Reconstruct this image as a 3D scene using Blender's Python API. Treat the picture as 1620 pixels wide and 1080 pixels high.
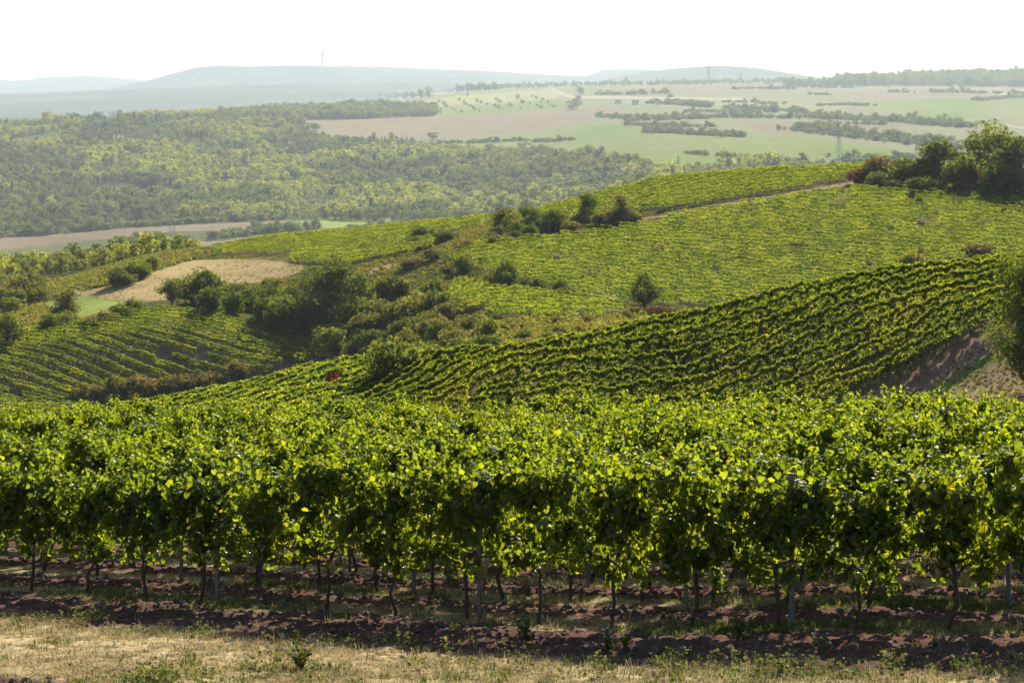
import bpy, bmesh, math, random
import numpy as np
from mathutils import Vector, Matrix, Euler

for _o in list(bpy.data.objects):
    bpy.data.objects.remove(_o, do_unlink=True)
random.seed(7)
RNG = np.random.default_rng(7)
SC = bpy.context.scene
COL = SC.collection

# ------------------------------------------------------------------ camera
# eye level is z = 0, the view runs along +Y; photo focal length in photo pixels:
F, HZ, CX = 3249.0, 130.0, 810.0
cam_d = bpy.data.cameras.new('camera')
cam = bpy.data.objects.new('camera', cam_d); COL.objects.link(cam)
cam.location = (0, 0, 0); cam.rotation_euler = (math.radians(90), 0, 0)
cam_d.sensor_width = 36.0
cam_d.lens = 36.0 * F / 1620.0
cam_d.shift_y = -(540.0 - HZ) / 1620.0
cam_d.clip_start = 0.5; cam_d.clip_end = 60000.0
cam_d.dof.use_dof = True; cam_d.dof.focus_distance = 27.0; cam_d.dof.aperture_fstop = 6.3
SC.camera = cam

# ------------------------------------------------------------------ sky, sun, exposure
SUN_AZ, SUN_EL = math.radians(17), math.radians(31)
world = bpy.data.worlds.new('World'); SC.world = world; world.use_nodes = True
wn = world.node_tree.nodes; wl = world.node_tree.links; wn.clear()
sky = wn.new('ShaderNodeTexSky'); sky.sky_type = 'NISHITA'; sky.sun_disc = False
sky.sun_elevation = SUN_EL; sky.sun_rotation = SUN_AZ
sky.air_density = 1.0; sky.dust_density = 1.0; sky.ozone_density = 1.0
bg = wn.new('ShaderNodeBackground'); bg.inputs['Strength'].default_value = 0.06
wo = wn.new('ShaderNodeOutputWorld')
wl.new(sky.outputs[0], bg.inputs['Color']); wl.new(bg.outputs[0], wo.inputs['Surface'])
sun_d = bpy.data.lights.new('sun', 'SUN'); sun_d.energy = 5.0; sun_d.angle = math.radians(0.53)
sun_d.color = (1.0, 0.93, 0.80)
sun = bpy.data.objects.new('sun', sun_d); COL.objects.link(sun)
sv = Vector((math.sin(SUN_AZ)*math.cos(SUN_EL), math.cos(SUN_AZ)*math.cos(SUN_EL), math.sin(SUN_EL)))
sun.rotation_euler = sv.to_track_quat('Z', 'Y').to_euler(); sun.location = sv * 300
vs = SC.view_settings
vs.view_transform = 'Standard'; vs.look = 'None'; vs.gamma = 1.0; vs.exposure = 1.15
vs.use_curve_mapping = False
cy = SC.cycles
cy.use_denoising = True
cy.max_bounces = 6; cy.diffuse_bounces = 3; cy.glossy_bounces = 2; cy.transmission_bounces = 4
cy.volume_bounces = 1; cy.transparent_max_bounces = 4
cy.sample_clamp_indirect = 6.0
cy.use_adaptive_sampling = True; cy.adaptive_threshold = 0.02

# ------------------------------------------------------------------ numeric helpers
def hash2(ix, iy, seed):
    h = (ix.astype(np.int64) * 374761393 + iy.astype(np.int64) * 668265263 + seed * 974634541) & 0xFFFFFFFF
    h = ((h ^ (h >> 13)) * 1274126177) & 0xFFFFFFFF
    h = h ^ (h >> 16)
    return (h & 0xFFFFFF) / float(0xFFFFFF)

def vnoise(x, y, seed=0):
    x = np.asarray(x, float); y = np.asarray(y, float)
    ix = np.floor(x); iy = np.floor(y); fx = x - ix; fy = y - iy
    fx = fx*fx*(3-2*fx); fy = fy*fy*(3-2*fy)
    a = hash2(ix, iy, seed); b = hash2(ix+1, iy, seed)
    c = hash2(ix, iy+1, seed); d = hash2(ix+1, iy+1, seed)
    return (a*(1-fx)+b*fx)*(1-fy) + (c*(1-fx)+d*fx)*fy

def fbm(x, y, octs=4, seed=0):
    s = 0.0; amp = 0.5
    x = np.asarray(x, float); y = np.asarray(y, float)
    for o in range(octs):
        s = s + amp * vnoise(x, y, seed + o*17); x = x*2.03 + 3.1; y = y*2.03 - 1.7; amp *= 0.5
    return s / (1 - 0.5**octs)

def sstep(a, b, x):
    t = np.clip((np.asarray(x, float) - a) / (b - a), 0, 1); return t*t*(3-2*t)

def pchip(xk, yk, x):
    h = np.diff(xk); d = np.diff(yk) / h; n = len(xk)
    m = np.zeros(n)
    for i in range(1, n-1):
        if d[i-1]*d[i] > 0:
            w1 = 2*h[i] + h[i-1]; w2 = h[i] + 2*h[i-1]
            m[i] = (w1+w2) / (w1/d[i-1] + w2/d[i])
    m[0] = d[0]; m[-1] = d[-1]
    i = np.clip(np.searchsorted(xk, x) - 1, 0, n-2)
    t = np.clip((x - xk[i]) / h[i], 0, 1)
    h00 = 2*t**3-3*t**2+1; h10 = t**3-2*t**2+t; h01 = -2*t**3+3*t**2; h11 = t**3-t**2
    return h00*yk[i] + h10*h[i]*m[i] + h01*yk[i+1] + h11*h[i]*m[i+1]

def in_poly(px, py, poly):
    px = np.asarray(px, float); py = np.asarray(py, float)
    ins = np.zeros(px.shape, bool); n = len(poly)
    for i in range(n):
        x1, y1 = poly[i]; x2, y2 = poly[(i+1) % n]
        if y1 == y2: continue
        c = ((y1 > py) != (y2 > py)) & (px < (x2-x1)*(py-y1)/(y2-y1) + x1)
        ins ^= c
    return ins

# ------------------------------------------------------------------ the lie of the land
# near slope: a plane falling away from the viewer
def z_near(X, Y):
    return -3.43 - 0.13*Y + 0.015*X + 0.27*sstep(0, 6, X)

COLPX = np.array([-500, 0, 270, 540, 810, 1080, 1350, 1620, 2120], float)
def knot(D, S):
    D = np.full(9, D, float) if np.isscalar(D) else np.array(D, float)
    return D, np.array(S, float)
KN = [
 knot(90,  [715,712,710,706,702,700,700,698,698]),
 knot([150,150,150,138,126,128,133,127,120], [735,715,700,692,712,730,662,645,620]),
 knot([170,170,170,158,138,145,150,146,148], [720,700,680,650,650,618,528,500,440]),
 knot([190,190,190,178,150,157,161,168,172], [710,690,657,600,585,533,470,438,380]),
 knot([215,215,210,200,170,175,185,195,200], [715,692,668,620,600,560,492,455,400]),
 knot([270,270,265,260,245,250,250,255,260], [700,690,690,640,572,540,505,462,400]),
 knot([322,322,325,325,305,330,335,340,345], [665,652,655,595,512,492,465,425,370]),
 knot([350,350,358,352,345,355,360,365,370], [575,550,512,545,460,450,420,385,340]),
 knot([420,420,415,385,385,390,390,395,400], [530,508,458,490,415,385,355,330,290]),
 knot([480,480,470,430,425,425,425,430,440], [510,480,420,425,370,332,303,290,250]),
 knot([560,560,540,520,480,480,480,490,500], [495,462,398,372,346,287,270,262,225]),
 knot(700,  [470,440,412,408,390,330,310,300,270]),
 knot(1000, [435,425,425,420,402,360,330,320,300]),
 knot(1500, [415,412,413,402,387,352,325,315,305]),
 knot(1900, [400,397,393,377,365,330,305,295,290]),
 knot(2200, [375,372,363,357,350,305,285,275,272]),
 knot(2500, [348,345,340,335,322,277,262,258,255]),
 knot(3000, [285,285,285,285,275,232,225,225,225]),
 knot(3600, [222,225,230,240,240,206,200,200,200]),
 knot(4200, [185,190,190,200,208,186,183,183,183]),
 knot(5000, [188,190,186,178,177,167,165,165,165]),
 knot(6000, [193,195,190,167,156,150,148,148,148]),
 knot(7000, [190,190,188,168,143,138,137,137,137]),
 knot(7700, [188,188,186,168,140,134,128,120,119]),
 knot(8500, [185,185,182,168,138,132,129,121,120]),
 knot(10000,[178,178,175,165,137,132,132,130,130]),
 knot(14000,[160,160,158,152,135,131,131,131,131]),
]
NU, ND = 801, 2600
U_AX = np.linspace(-0.42, 0.42, NU)
L_AX = np.linspace(math.log(3.0), math.log(14000.0), ND)
D_AX = np.exp(L_AX)
_kD = np.array([[0.0]*NU]*len(KN)); _kS = np.array([[0.0]*NU]*len(KN))
_pxu = np.clip(CX + F*U_AX, -500, 2120)
for i, (dk, sk) in enumerate(KN):
    _kD[i] = pchip(COLPX, dk, _pxu); _kS[i] = pchip(COLPX, sk, _pxu)
STAB = np.zeros((NU, ND))
for j in range(NU):
    u = U_AX[j]
    nd = np.array([35.0, 45.0, 60.0]); ns = HZ - F * z_near(u*nd, nd) / nd
    STAB[j] = pchip(np.log(np.concatenate([nd, _kD[:, j]])), np.concatenate([ns, _kS[:, j]]), L_AX)
_nearS = HZ - F * z_near(U_AX[:, None]*D_AX[None, :], D_AX[None, :]) / D_AX[None, :]
_b = sstep(46, 60, D_AX)[None, :]
STAB = _nearS*(1-_b) + STAB*_b

def S_at(u, D):
    u = np.asarray(u, float); D = np.asarray(D, float)
    a = np.clip((u - U_AX[0]) / (U_AX[1]-U_AX[0]), 0, NU-1.001)
    b = np.clip((np.log(np.maximum(D, 3.0)) - L_AX[0]) / (L_AX[1]-L_AX[0]), 0, ND-1.001)
    i = a.astype(int); k = b.astype(int); fa = a-i; fb = b-k
    return (STAB[i, k]*(1-fa)+STAB[i+1, k]*fa)*(1-fb) + (STAB[i, k+1]*(1-fa)+STAB[i+1, k+1]*fa)*fb

def height(X, Y):
    X = np.asarray(X, float); Y = np.asarray(Y, float)
    Yc = np.maximum(Y, 3.0)
    z = -(S_at(X/Yc, Yc) - HZ) / F * Yc
    return np.where(Y < 3.0, z_near(X, Y), z)

def hz(x, y): return float(height(x, y))
def proj(X, Y, Z): return CX + F*X/Y, HZ - F*Z/Y

def hit(px, py, dmin=20.0, dmax=13000.0):
    """first place where the sight line through a photo pixel meets the ground"""
    u = (px - CX) / F
    D = np.exp(np.linspace(math.log(dmin), math.log(dmax), 4000))
    S = S_at(np.full(D.shape, u), D)
    k = np.argmax(S <= py) if np.any(S <= py) else int(np.argmin(S))
    d = float(D[k]); return u*d, d

# rows of the near vineyard
RA = np.array([math.cos(math.radians(-32)), math.sin(math.radians(-32))]); NA = np.array([-RA[1], RA[0]])
PA = np.array([-0.42, 26.0])
# rows of the right-hand vineyard
_ab = math.radians(27)
RB = np.array([math.cos(_ab), math.sin(_ab)]); NB = np.array([-RB[1], RB[0]])
PB = np.array(hit(1350, 632, 112))

# ------------------------------------------------------------------ material helpers
def new_mat(name):
    m = bpy.data.materials.new(name); m.use_nodes = True
    nt = m.node_tree; nt.nodes.clear()
    return m, nt, nt.nodes, nt.links

def ramp(nodes, stops):
    r = nodes.new('ShaderNodeValToRGB'); e = r.color_ramp.elements
    while len(e) < len(stops): e.new(0.5)
    for k, (p, c) in enumerate(stops):
        e[k].position = p; e[k].color = (c[0], c[1], c[2], 1)
    return r

def foliage_mat(name, stops, trans=0.42, tgain=(1.9, 1.8, 0.9), gloss=0.05, rough=0.6, objmix=0.35, fres=None):
    """leaf surface: diffuse + light coming through + a little shine; per-leaf and per-plant tint"""
    m, nt, N, L = new_mat(name)
    at = N.new('ShaderNodeAttribute'); at.attribute_name = 'rnd'
    oi = N.new('ShaderNodeObjectInfo')
    mx = N.new('ShaderNodeMix'); mx.data_type = 'FLOAT'; mx.inputs['Factor'].default_value = objmix
    L.new(at.outputs['Fac'], mx.inputs['A']); L.new(oi.outputs['Random'], mx.inputs['B'])
    r = ramp(N, stops); L.new(mx.outputs['Result'], r.inputs['Fac'])
    df = N.new('ShaderNodeBsdfDiffuse'); tr = N.new('ShaderNodeBsdfTranslucent')
    L.new(r.outputs['Color'], df.inputs['Color'])
    mu = N.new('ShaderNodeMix'); mu.data_type = 'RGBA'; mu.blend_type = 'MULTIPLY'; mu.inputs['Factor'].default_value = 1
    L.new(r.outputs['Color'], mu.inputs['A']); mu.inputs['B'].default_value = (*tgain, 1)
    mu.clamp_result = False
    L.new(mu.outputs['Result'], tr.inputs['Color'])
    m1 = N.new('ShaderNodeMixShader'); m1.inputs['Fac'].default_value = trans
    L.new(df.outputs[0], m1.inputs[1]); L.new(tr.outputs[0], m1.inputs[2])
    gl = N.new('ShaderNodeBsdfGlossy'); gl.inputs['Roughness'].default_value = rough
    gl.inputs['Color'].default_value = (0.9, 0.95, 0.85, 1)
    m2 = N.new('ShaderNodeMixShader'); m2.inputs['Fac'].default_value = gloss
    if fres:
        fr = N.new('ShaderNodeFresnel'); fr.inputs['IOR'].default_value = fres; L.new(fr.outputs[0], m2.inputs['Fac'])
    L.new(m1.outputs[0], m2.inputs[1]); L.new(gl.outputs[0], m2.inputs[2])
    o = N.new('ShaderNodeOutputMaterial'); L.new(m2.outputs[0], o.inputs['Surface'])
    return m

def solid_mat(name, ca, cb, scale=8.0, rough=0.8, bump=0.3, metallic=0.0):
    m, nt, N, L = new_mat(name)
    tc = N.new('ShaderNodeTexCoord'); no = N.new('ShaderNodeTexNoise')
    no.inputs['Scale'].default_value = scale; no.inputs['Detail'].default_value = 5
    L.new(tc.outputs['Object'], no.inputs['Vector'])
    r = ramp(N, [(0.3, ca), (0.7, cb)]); L.new(no.outputs['Fac'], r.inputs['Fac'])
    b = N.new('ShaderNodeBsdfPrincipled'); b.inputs['Roughness'].default_value = rough
    b.inputs['Metallic'].default_value = metallic
    L.new(r.outputs['Color'], b.inputs['Base Color'])
    bp = N.new('ShaderNodeBump'); bp.inputs['Strength'].default_value = bump; bp.inputs['Distance'].default_value = 0.02
    L.new(no.outputs['Fac'], bp.inputs['Height']); L.new(bp.outputs['Normal'], b.inputs['Normal'])
    o = N.new('ShaderNodeOutputMaterial'); L.new(b.outputs[0], o.inputs['Surface'])
    return m

M = {}
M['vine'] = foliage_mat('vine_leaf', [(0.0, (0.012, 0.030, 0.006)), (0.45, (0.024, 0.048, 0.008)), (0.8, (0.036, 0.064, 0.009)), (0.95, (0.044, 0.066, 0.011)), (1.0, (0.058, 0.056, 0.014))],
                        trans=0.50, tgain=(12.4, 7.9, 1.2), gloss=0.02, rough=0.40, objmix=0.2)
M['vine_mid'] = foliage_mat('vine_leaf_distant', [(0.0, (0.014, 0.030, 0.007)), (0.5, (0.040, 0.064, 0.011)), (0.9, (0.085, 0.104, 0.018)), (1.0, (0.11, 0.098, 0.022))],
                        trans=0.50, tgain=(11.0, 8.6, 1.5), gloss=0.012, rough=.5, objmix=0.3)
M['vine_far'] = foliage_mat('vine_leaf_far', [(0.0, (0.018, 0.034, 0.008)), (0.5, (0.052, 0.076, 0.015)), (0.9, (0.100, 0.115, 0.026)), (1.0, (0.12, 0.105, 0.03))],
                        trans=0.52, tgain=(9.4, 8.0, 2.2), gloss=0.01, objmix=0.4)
M['oak'] = foliage_mat('broadleaf', [(0.0, (0.022, 0.038, 0.010)), (0.6, (0.048, 0.070, 0.016)), (1.0, (0.090, 0.105, 0.022))], trans=0.46, tgain=(4.0, 3.4, 1.0), gloss=0.012)
M['light'] = foliage_mat('pale_broadleaf', [(0.0, (0.055, 0.075, 0.018)), (0.6, (0.090, 0.110, 0.026)), (1.0, (0.12, 0.125, 0.035))], trans=0.46, tgain=(3.2, 2.9, 1.0), gloss=0.012)
M['olive'] = foliage_mat('olive_scrub', [(0.0, (0.045, 0.055, 0.018)), (0.6, (0.085, 0.090, 0.028)), (1.0, (0.12, 0.115, 0.045))], trans=0.46, tgain=(3.4, 3.0, 1.1), gloss=0.01)
M['wood_dark'] = foliage_mat('far_wood_dark', [(0.0, (0.035, 0.055, 0.016)), (1.0, (0.085, 0.105, 0.028))], trans=0.5, tgain=(3.0, 2.8, 1.1), gloss=0.01, objmix=.55)
M['wood_pale'] = foliage_mat('far_wood_pale', [(0.0, (0.080, 0.100, 0.022)), (1.0, (0.12, 0.125, 0.03))], trans=0.55, tgain=(4.2, 3.9, 1.2), gloss=0.01, objmix=.55)
M['wood_olive'] = foliage_mat('far_wood_olive', [(0.0, (0.060, 0.075, 0.024)), (1.0, (0.12, 0.12, 0.04))], trans=0.5, tgain=(3.2, 3.0, 1.2), gloss=0.01, objmix=.55)
M['pine'] = foliage_mat('conifer_needle', [(0.0, (0.018, 0.034, 0.014)), (1.0, (0.045, 0.064, 0.022))], trans=0.25, gloss=0.01)
M['russet'] = foliage_mat('russet_scrub', [(0.0, (0.07, 0.028, 0.018)), (0.6, (0.12, 0.048, 0.03)), (1.0, (0.12, 0.08, 0.035))], trans=0.38, tgain=(2.2, 1.8, 1.0), gloss=0.01)
M['tan'] = foliage_mat('dry_shrub', [(0.0, (0.09, 0.080, 0.03)), (0.6, (0.12, 0.105, 0.04)), (1.0, (0.14, 0.12, 0.045))], trans=0.42, tgain=(2.8, 2.5, 1.0), gloss=0.01)
M['drygrass'] = foliage_mat('dry_grass', [(0.0, (0.22, 0.175, 0.085)), (0.5, (0.38, 0.30, 0.16)), (1.0, (0.50, 0.41, 0.24))], trans=0.35, tgain=(1.3, 1.25, 1.0), gloss=0.012)
M['greengrass'] = foliage_mat('green_grass', [(0.0, (0.05, 0.075, 0.02)), (0.6, (0.10, 0.125, 0.035)), (1.0, (0.20, 0.18, 0.07))], trans=0.4, tgain=(1.7, 1.6, 0.9), gloss=0.012)
M['bark'] = solid_mat('bark', (0.035, 0.026, 0.020), (0.085, 0.065, 0.048), 14, 0.9, 0.6)
M['post'] = solid_mat('weathered_steel', (0.10, 0.105, 0.115), (0.19, 0.195, 0.20), 20, 0.55, 0.15, 0.55)
M['wood_post'] = solid_mat('weathered_wood', (0.13, 0.115, 0.10), (0.24, 0.22, 0.19), 24, 0.85, 0.4)
M['grape'] = solid_mat('grape_skin', (0.13, 0.15, 0.03), (0.24, 0.22, 0.06), 30, 0.35, 0.05)
M['soil'] = solid_mat('clod_soil', (0.075, 0.044, 0.033), (0.14, 0.088, 0.066), 9, 0.95, 0.7)
M['steel_far'] = solid_mat('galvanised_steel', (0.16, 0.17, 0.18), (0.26, 0.27, 0.28), 1, 0.6, 0.0, 0.3)
M['concrete'] = solid_mat('tower_concrete', (0.30, 0.31, 0.32), (0.38, 0.38, 0.38), 0.2, 0.8, 0.0)
M['white'] = solid_mat('white_paint', (0.72, 0.72, 0.70), (0.80, 0.80, 0.78), 0.3, 0.6, 0.0)
M['plaster'] = solid_mat('plaster_wall', (0.72, 0.69, 0.62), (0.80, 0.77, 0.70), 0.4, 0.85, 0.0)
M['tile'] = solid_mat('roof_tile', (0.22, 0.12, 0.09), (0.34, 0.19, 0.14), 1.0, 0.8, 0.1)
M['slate'] = solid_mat('grey_roof', (0.22, 0.23, 0.25), (0.34, 0.35, 0.36), 1.0, 0.7, 0.0)
M['glass'] = solid_mat('dark_pane', (0.03, 0.035, 0.04), (0.05, 0.055, 0.06), 1.0, 0.15, 0.0)
M['flower_w'] = solid_mat('white_petal', (0.6, 0.6, 0.55), (0.75, 0.75, 0.7), 30, 0.7, 0)
M['flower_y'] = solid_mat('yellow_petal', (0.55, 0.50, 0.10), (0.68, 0.62, 0.16), 30, 0.7, 0)
M['flower_p'] = solid_mat('purple_petal', (0.28, 0.10, 0.30), (0.40, 0.16, 0.40), 30, 0.7, 0)

# terrain: colour attribute 'col' holds what grows or lies there; shader adds fine grain and relief
def terrain_mat():
    m, nt, N, L = new_mat('land_surface')
    at = N.new('ShaderNodeAttribute'); at.attribute_name = 'col'
    geo = N.new('ShaderNodeNewGeometry')
    vl = N.new('ShaderNodeVectorMath'); vl.operation = 'LENGTH'; L.new(geo.outputs['Position'], vl.inputs[0])
    def noise(scale, detail=6):
        n = N.new('ShaderNodeTexNoise'); n.inputs['Scale'].default_value = scale; n.inputs['Detail'].default_value = detail
        n.inputs['Roughness'].default_value = 0.65
        L.new(geo.outputs['Position'], n.inputs['Vector']); return n
    n1 = noise(9.0); n2 = noise(0.6); n3 = noise(0.03)
    def mr(node, lo, hi):
        r = N.new('ShaderNodeMapRange'); r.inputs['From Min'].default_value = 0.3; r.inputs['From Max'].default_value = 0.7
        r.inputs['To Min'].default_value = lo; r.inputs['To Max'].default_value = hi
        L.new(node.outputs['Fac'], r.inputs['Value']); return r
    a = mr(n1, 0.72, 1.28); b = mr(n2, 0.78, 1.22); c = mr(n3, 0.88, 1.12)
    m1 = N.new('ShaderNodeMath'); m1.operation = 'MULTIPLY'; L.new(a.outputs[0], m1.inputs[0]); L.new(b.outputs[0], m1.inputs[1])
    m2 = N.new('ShaderNodeMath'); m2.operation = 'MULTIPLY'; L.new(m1.outputs[0], m2.inputs[0]); L.new(c.outputs[0], m2.inputs[1])
    mx = N.new('ShaderNodeMix'); mx.data_type = 'RGBA'; mx.blend_type = 'MULTIPLY'; mx.inputs['Factor'].default_value = 1
    L.new(at.outputs['Color'], mx.inputs['A']); L.new(m2.outputs[0], mx.inputs['B'])
    bs = N.new('ShaderNodeBsdfDiffuse'); bs.inputs['Roughness'].default_value = 0.0
    L.new(mx.outputs['Result'], bs.inputs['Color'])
    bp = N.new('ShaderNodeBump'); bp.inputs['Strength'].default_value = 0.6; bp.inputs['Distance'].default_value = 0.012
    L.new(n1.outputs['Fac'], bp.inputs['Height'])
    bp2 = N.new('ShaderNodeBump'); bp2.inputs['Strength'].default_value = 0.6; bp2.inputs['Distance'].default_value = 0.12
    L.new(n2.outputs['Fac'], bp2.inputs['Height']); L.new(bp.outputs['Normal'], bp2.inputs['Normal'])
    L.new(bp2.outputs['Normal'], bs.inputs['Normal'])
    o = N.new('ShaderNodeOutputMaterial'); L.new(bs.outputs[0], o.inputs['Surface'])
    return m
M['land'] = terrain_mat()

# ------------------------------------------------------------------ mesh / object helpers
def np_mesh(name, V, Fc, mat=None, rnd=None, col=None, smooth=False):
    """V (n,3); Fc (m,k) int faces of one size"""
    me = bpy.data.meshes.new(name)
    V = np.asarray(V, np.float32); Fc = np.asarray(Fc, np.int32); k = Fc.shape[1]
    me.vertices.add(len(V)); me.vertices.foreach_set('co', V.ravel())
    me.loops.add(Fc.size); me.loops.foreach_set('vertex_index', Fc.ravel())
    me.polygons.add(len(Fc)); me.polygons.foreach_set('loop_start', np.arange(0, Fc.size, k, dtype=np.int32))
    if smooth: me.polygons.foreach_set('use_smooth', np.ones(len(Fc), bool))
    me.update(calc_edges=True)
    if rnd is not None:
        a = me.attributes.new('rnd', 'FLOAT', 'POINT'); a.data.foreach_set('value', np.asarray(rnd, np.float32))
    if col is not None:
        a = me.attributes.new('col', 'FLOAT_COLOR', 'POINT')
        c4 = np.ones((len(V), 4), np.float32); c4[:, :3] = col
        a.data.foreach_set('color', c4.ravel())
    if mat is not None: me.materials.append(mat)
    return me

def obj(name, data, parent=None, loc=None, rotz=0.0, scale=None):
    o = bpy.data.objects.new(name, data); COL.objects.link(o)
    if parent is not None: o.parent = parent
    if loc is not None: o.location = loc
    if rotz: o.rotation_euler = (0, 0, rotz)
    if scale is not None: o.scale = scale if hasattr(scale, '__len__') else (scale,)*3
    return o

def thing(name, label, cat, loc=(0, 0, 0), rotz=0.0, scale=None, group=None, data=None):
    o = obj(name, data, None, loc, rotz, scale)
    o['label'] = label; o['category'] = cat
    if group: o['group'] = group
    return o

def mark(o, kind, label=None, cat=None):
    o['kind'] = kind
    if label: o['label'] = label
    if cat: o['category'] = cat
    return o

class MB:
    """collects simple solids into one mesh"""
    def __init__(s): s.v = []; s.f = []
    def box(s, c, d, rz=0.0):
        b = len(s.v); cr, sr = math.cos(rz), math.sin(rz)
        for x in (-.5, .5):
            for y in (-.5, .5):
                for z in (-.5, .5):
                    X, Y = x*d[0], y*d[1]
                    s.v.append((c[0]+X*cr-Y*sr, c[1]+X*sr+Y*cr, c[2]+z*d[2]))
        for q in ((0,1,3,2),(4,6,7,5),(0,4,5,1),(2,3,7,6),(0,2,6,4),(1,5,7,3)): s.f.append(tuple(b+i for i in q))
        return s
    def tube(s, pts, rad, n=6, cap=True):
        pts = [Vector(p) for p in pts]; b = len(s.v)
        for i, p in enumerate(pts):
            d = (pts[min(i+1, len(pts)-1)] - pts[max(i-1, 0)]).normalized()
            a = d.orthogonal().normalized(); c = d.cross(a)
            r = rad[i] if hasattr(rad, '__len__') else rad
            for k in range(n):
                t = 2*math.pi*k/n; s.v.append(tuple(p + (a*math.cos(t) + c*math.sin(t))*r))
        for i in range(len(pts)-1):
            for k in range(n):
                s.f.append((b+i*n+k, b+i*n+(k+1) % n, b+(i+1)*n+(k+1) % n, b+(i+1)*n+k))
        if cap:
            s.f.append(tuple(b+k for k in range(n-1, -1, -1))); e = b+(len(pts)-1)*n
            s.f.append(tuple(e+k for k in range(n)))
        return s
    def lathe(s, prof, n=16, c=(0, 0, 0)):
        b = len(s.v)
        for r, z in prof:
            for k in range(n):
                t = 2*math.pi*k/n; s.v.append((c[0]+r*math.cos(t), c[1]+r*math.sin(t), c[2]+z))
        for i in range(len(prof)-1):
            for k in range(n):
                s.f.append((b+i*n+k, b+i*n+(k+1) % n, b+(i+1)*n+(k+1) % n, b+(i+1)*n+k))
        return s
    def poly(s, verts, faces):
        b = len(s.v); s.v += [tuple(v) for v in verts]; s.f += [tuple(b+i for i in f) for f in faces]; return s
    def mesh(s, name, mat, smooth=False):
        me = bpy.data.meshes.new(name); me.from_pydata(s.v, [], s.f); me.materials.append(mat)
        if smooth:
            for p in me.polygons: p.use_smooth = True
        me.update(); return me

# leaf shapes: (verts, triangles); leaf lies in xy, stalk at origin, tip along +y
_ol = [(0.0, 0.0), (-.20, -.16), (-.46, -.06), (-.44, .16), (-.56, .36), (-.36, .50), (-.26, .72), (0, .98),
       (.26, .72), (.36, .50), (.56, .36), (.44, .16), (.46, -.06), (.20, -.16)]
LEAF_V = np.array([(0, .32, .05)] + [(x, y, -0.22*abs(x)**1.3 - 0.22*max(0, y-.3)**2) for x, y in _ol])
LEAF_F = np.array([(0, i+1, (i+1) % len(_ol)+1) for i in range(len(_ol))])[:, ::-1]
CARD_V = np.array([(0, -.5, -.06), (.42, 0, .05), (0, .5, -.08), (-.42, 0, .03)])
CARD_F = np.array([(0, 1, 2), (0, 2, 3)])
CLUS_V = np.array([(-.5, -.3, 0), (-.05, -.5, .1), (.1, 0, -.06), (-.35, .25, .12),
                   (.05, -.2, -.1), (.5, -.35, .08), (.48, .2, -.05), (.12, .5, .12)])
CLUS_F = np.array([(0, 1, 2), (0, 2, 3), (4, 5, 6), (4, 6, 7)])

def scatter_leaves(name, P, Nrm, size, mat, shape='card', rng=RNG, rnd=None, up=None):
    """one mesh with a leaf at every P, its face along Nrm"""
    LV, LF = {'leaf': (LEAF_V, LEAF_F), 'card': (CARD_V, CARD_F), 'clus': (CLUS_V, CLUS_F)}[shape]
    P = np.asarray(P, float); n = len(P)
    Nn = Nrm / (np.linalg.norm(Nrm, axis=1, keepdims=True) + 1e-9)
    T = rng.normal(size=(n, 3)) if up is None else up + rng.normal(size=(n, 3))*0.45
    T = T - Nn*np.sum(T*Nn, 1, keepdims=True); T /= (np.linalg.norm(T, axis=1, keepdims=True) + 1e-9)
    B = np.cross(T, Nn)
    size = np.broadcast_to(np.asarray(size, float), (n,))
    W = (LV[None, :, 0:1]*B[:, None, :] + LV[None, :, 1:2]*T[:, None, :] + LV[None, :, 2:3]*Nn[:, None, :]) * size[:, None, None] + P[:, None, :]
    k = len(LV)
    Fc = (LF[None] + (np.arange(n)*k)[:, None, None]).reshape(-1, 3)
    r = rng.random(n) if rnd is None else rnd
    return np_mesh(name, W.reshape(-1, 3), Fc, mat, np.repeat(r, k))

def inst_group(collection, name='scatter_plants'):
    g = bpy.data.node_groups.new(name, 'GeometryNodeTree')
    g.interface.new_socket('Geometry', in_out='INPUT', socket_type='NodeSocketGeometry')
    g.interface.new_socket('Geometry', in_out='OUTPUT', socket_type='NodeSocketGeometry')
    N, L = g.nodes, g.links
    gi = N.new('NodeGroupInput'); go = N.new('NodeGroupOutput')
    ci = N.new('GeometryNodeCollectionInfo'); ci.inputs['Collection'].default_value = collection
    ci.inputs['Separate Children'].default_value = True; ci.inputs['Reset Children'].default_value = True
    ip = N.new('GeometryNodeInstanceOnPoints'); ip.inputs['Pick Instance'].default_value = True
    def na(nm, ty):
        a = N.new('GeometryNodeInputNamedAttribute'); a.data_type = ty; a.inputs['Name'].default_value = nm; return a
    ai = na('idx', 'INT'); ar = na('rot', 'FLOAT_VECTOR'); asc = na('scl', 'FLOAT_VECTOR')
    L.new(gi.outputs[0], ip.inputs['Points']); L.new(ci.outputs[0], ip.inputs['Instance'])
    L.new(ai.outputs[0], ip.inputs['Instance Index']); L.new(ar.outputs[0], ip.inputs['Rotation']); L.new(asc.outputs[0], ip.inputs['Scale'])
    L.new(ip.outputs[0], go.inputs[0])
    return g

def proto_set(name, meshes):
    c = bpy.data.collections.new(name)
    for k, me in enumerate(meshes):
        c.objects.link(bpy.data.objects.new('%s_%02d' % (name, k), me))
    return inst_group(c, name), len(meshes)

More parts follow.
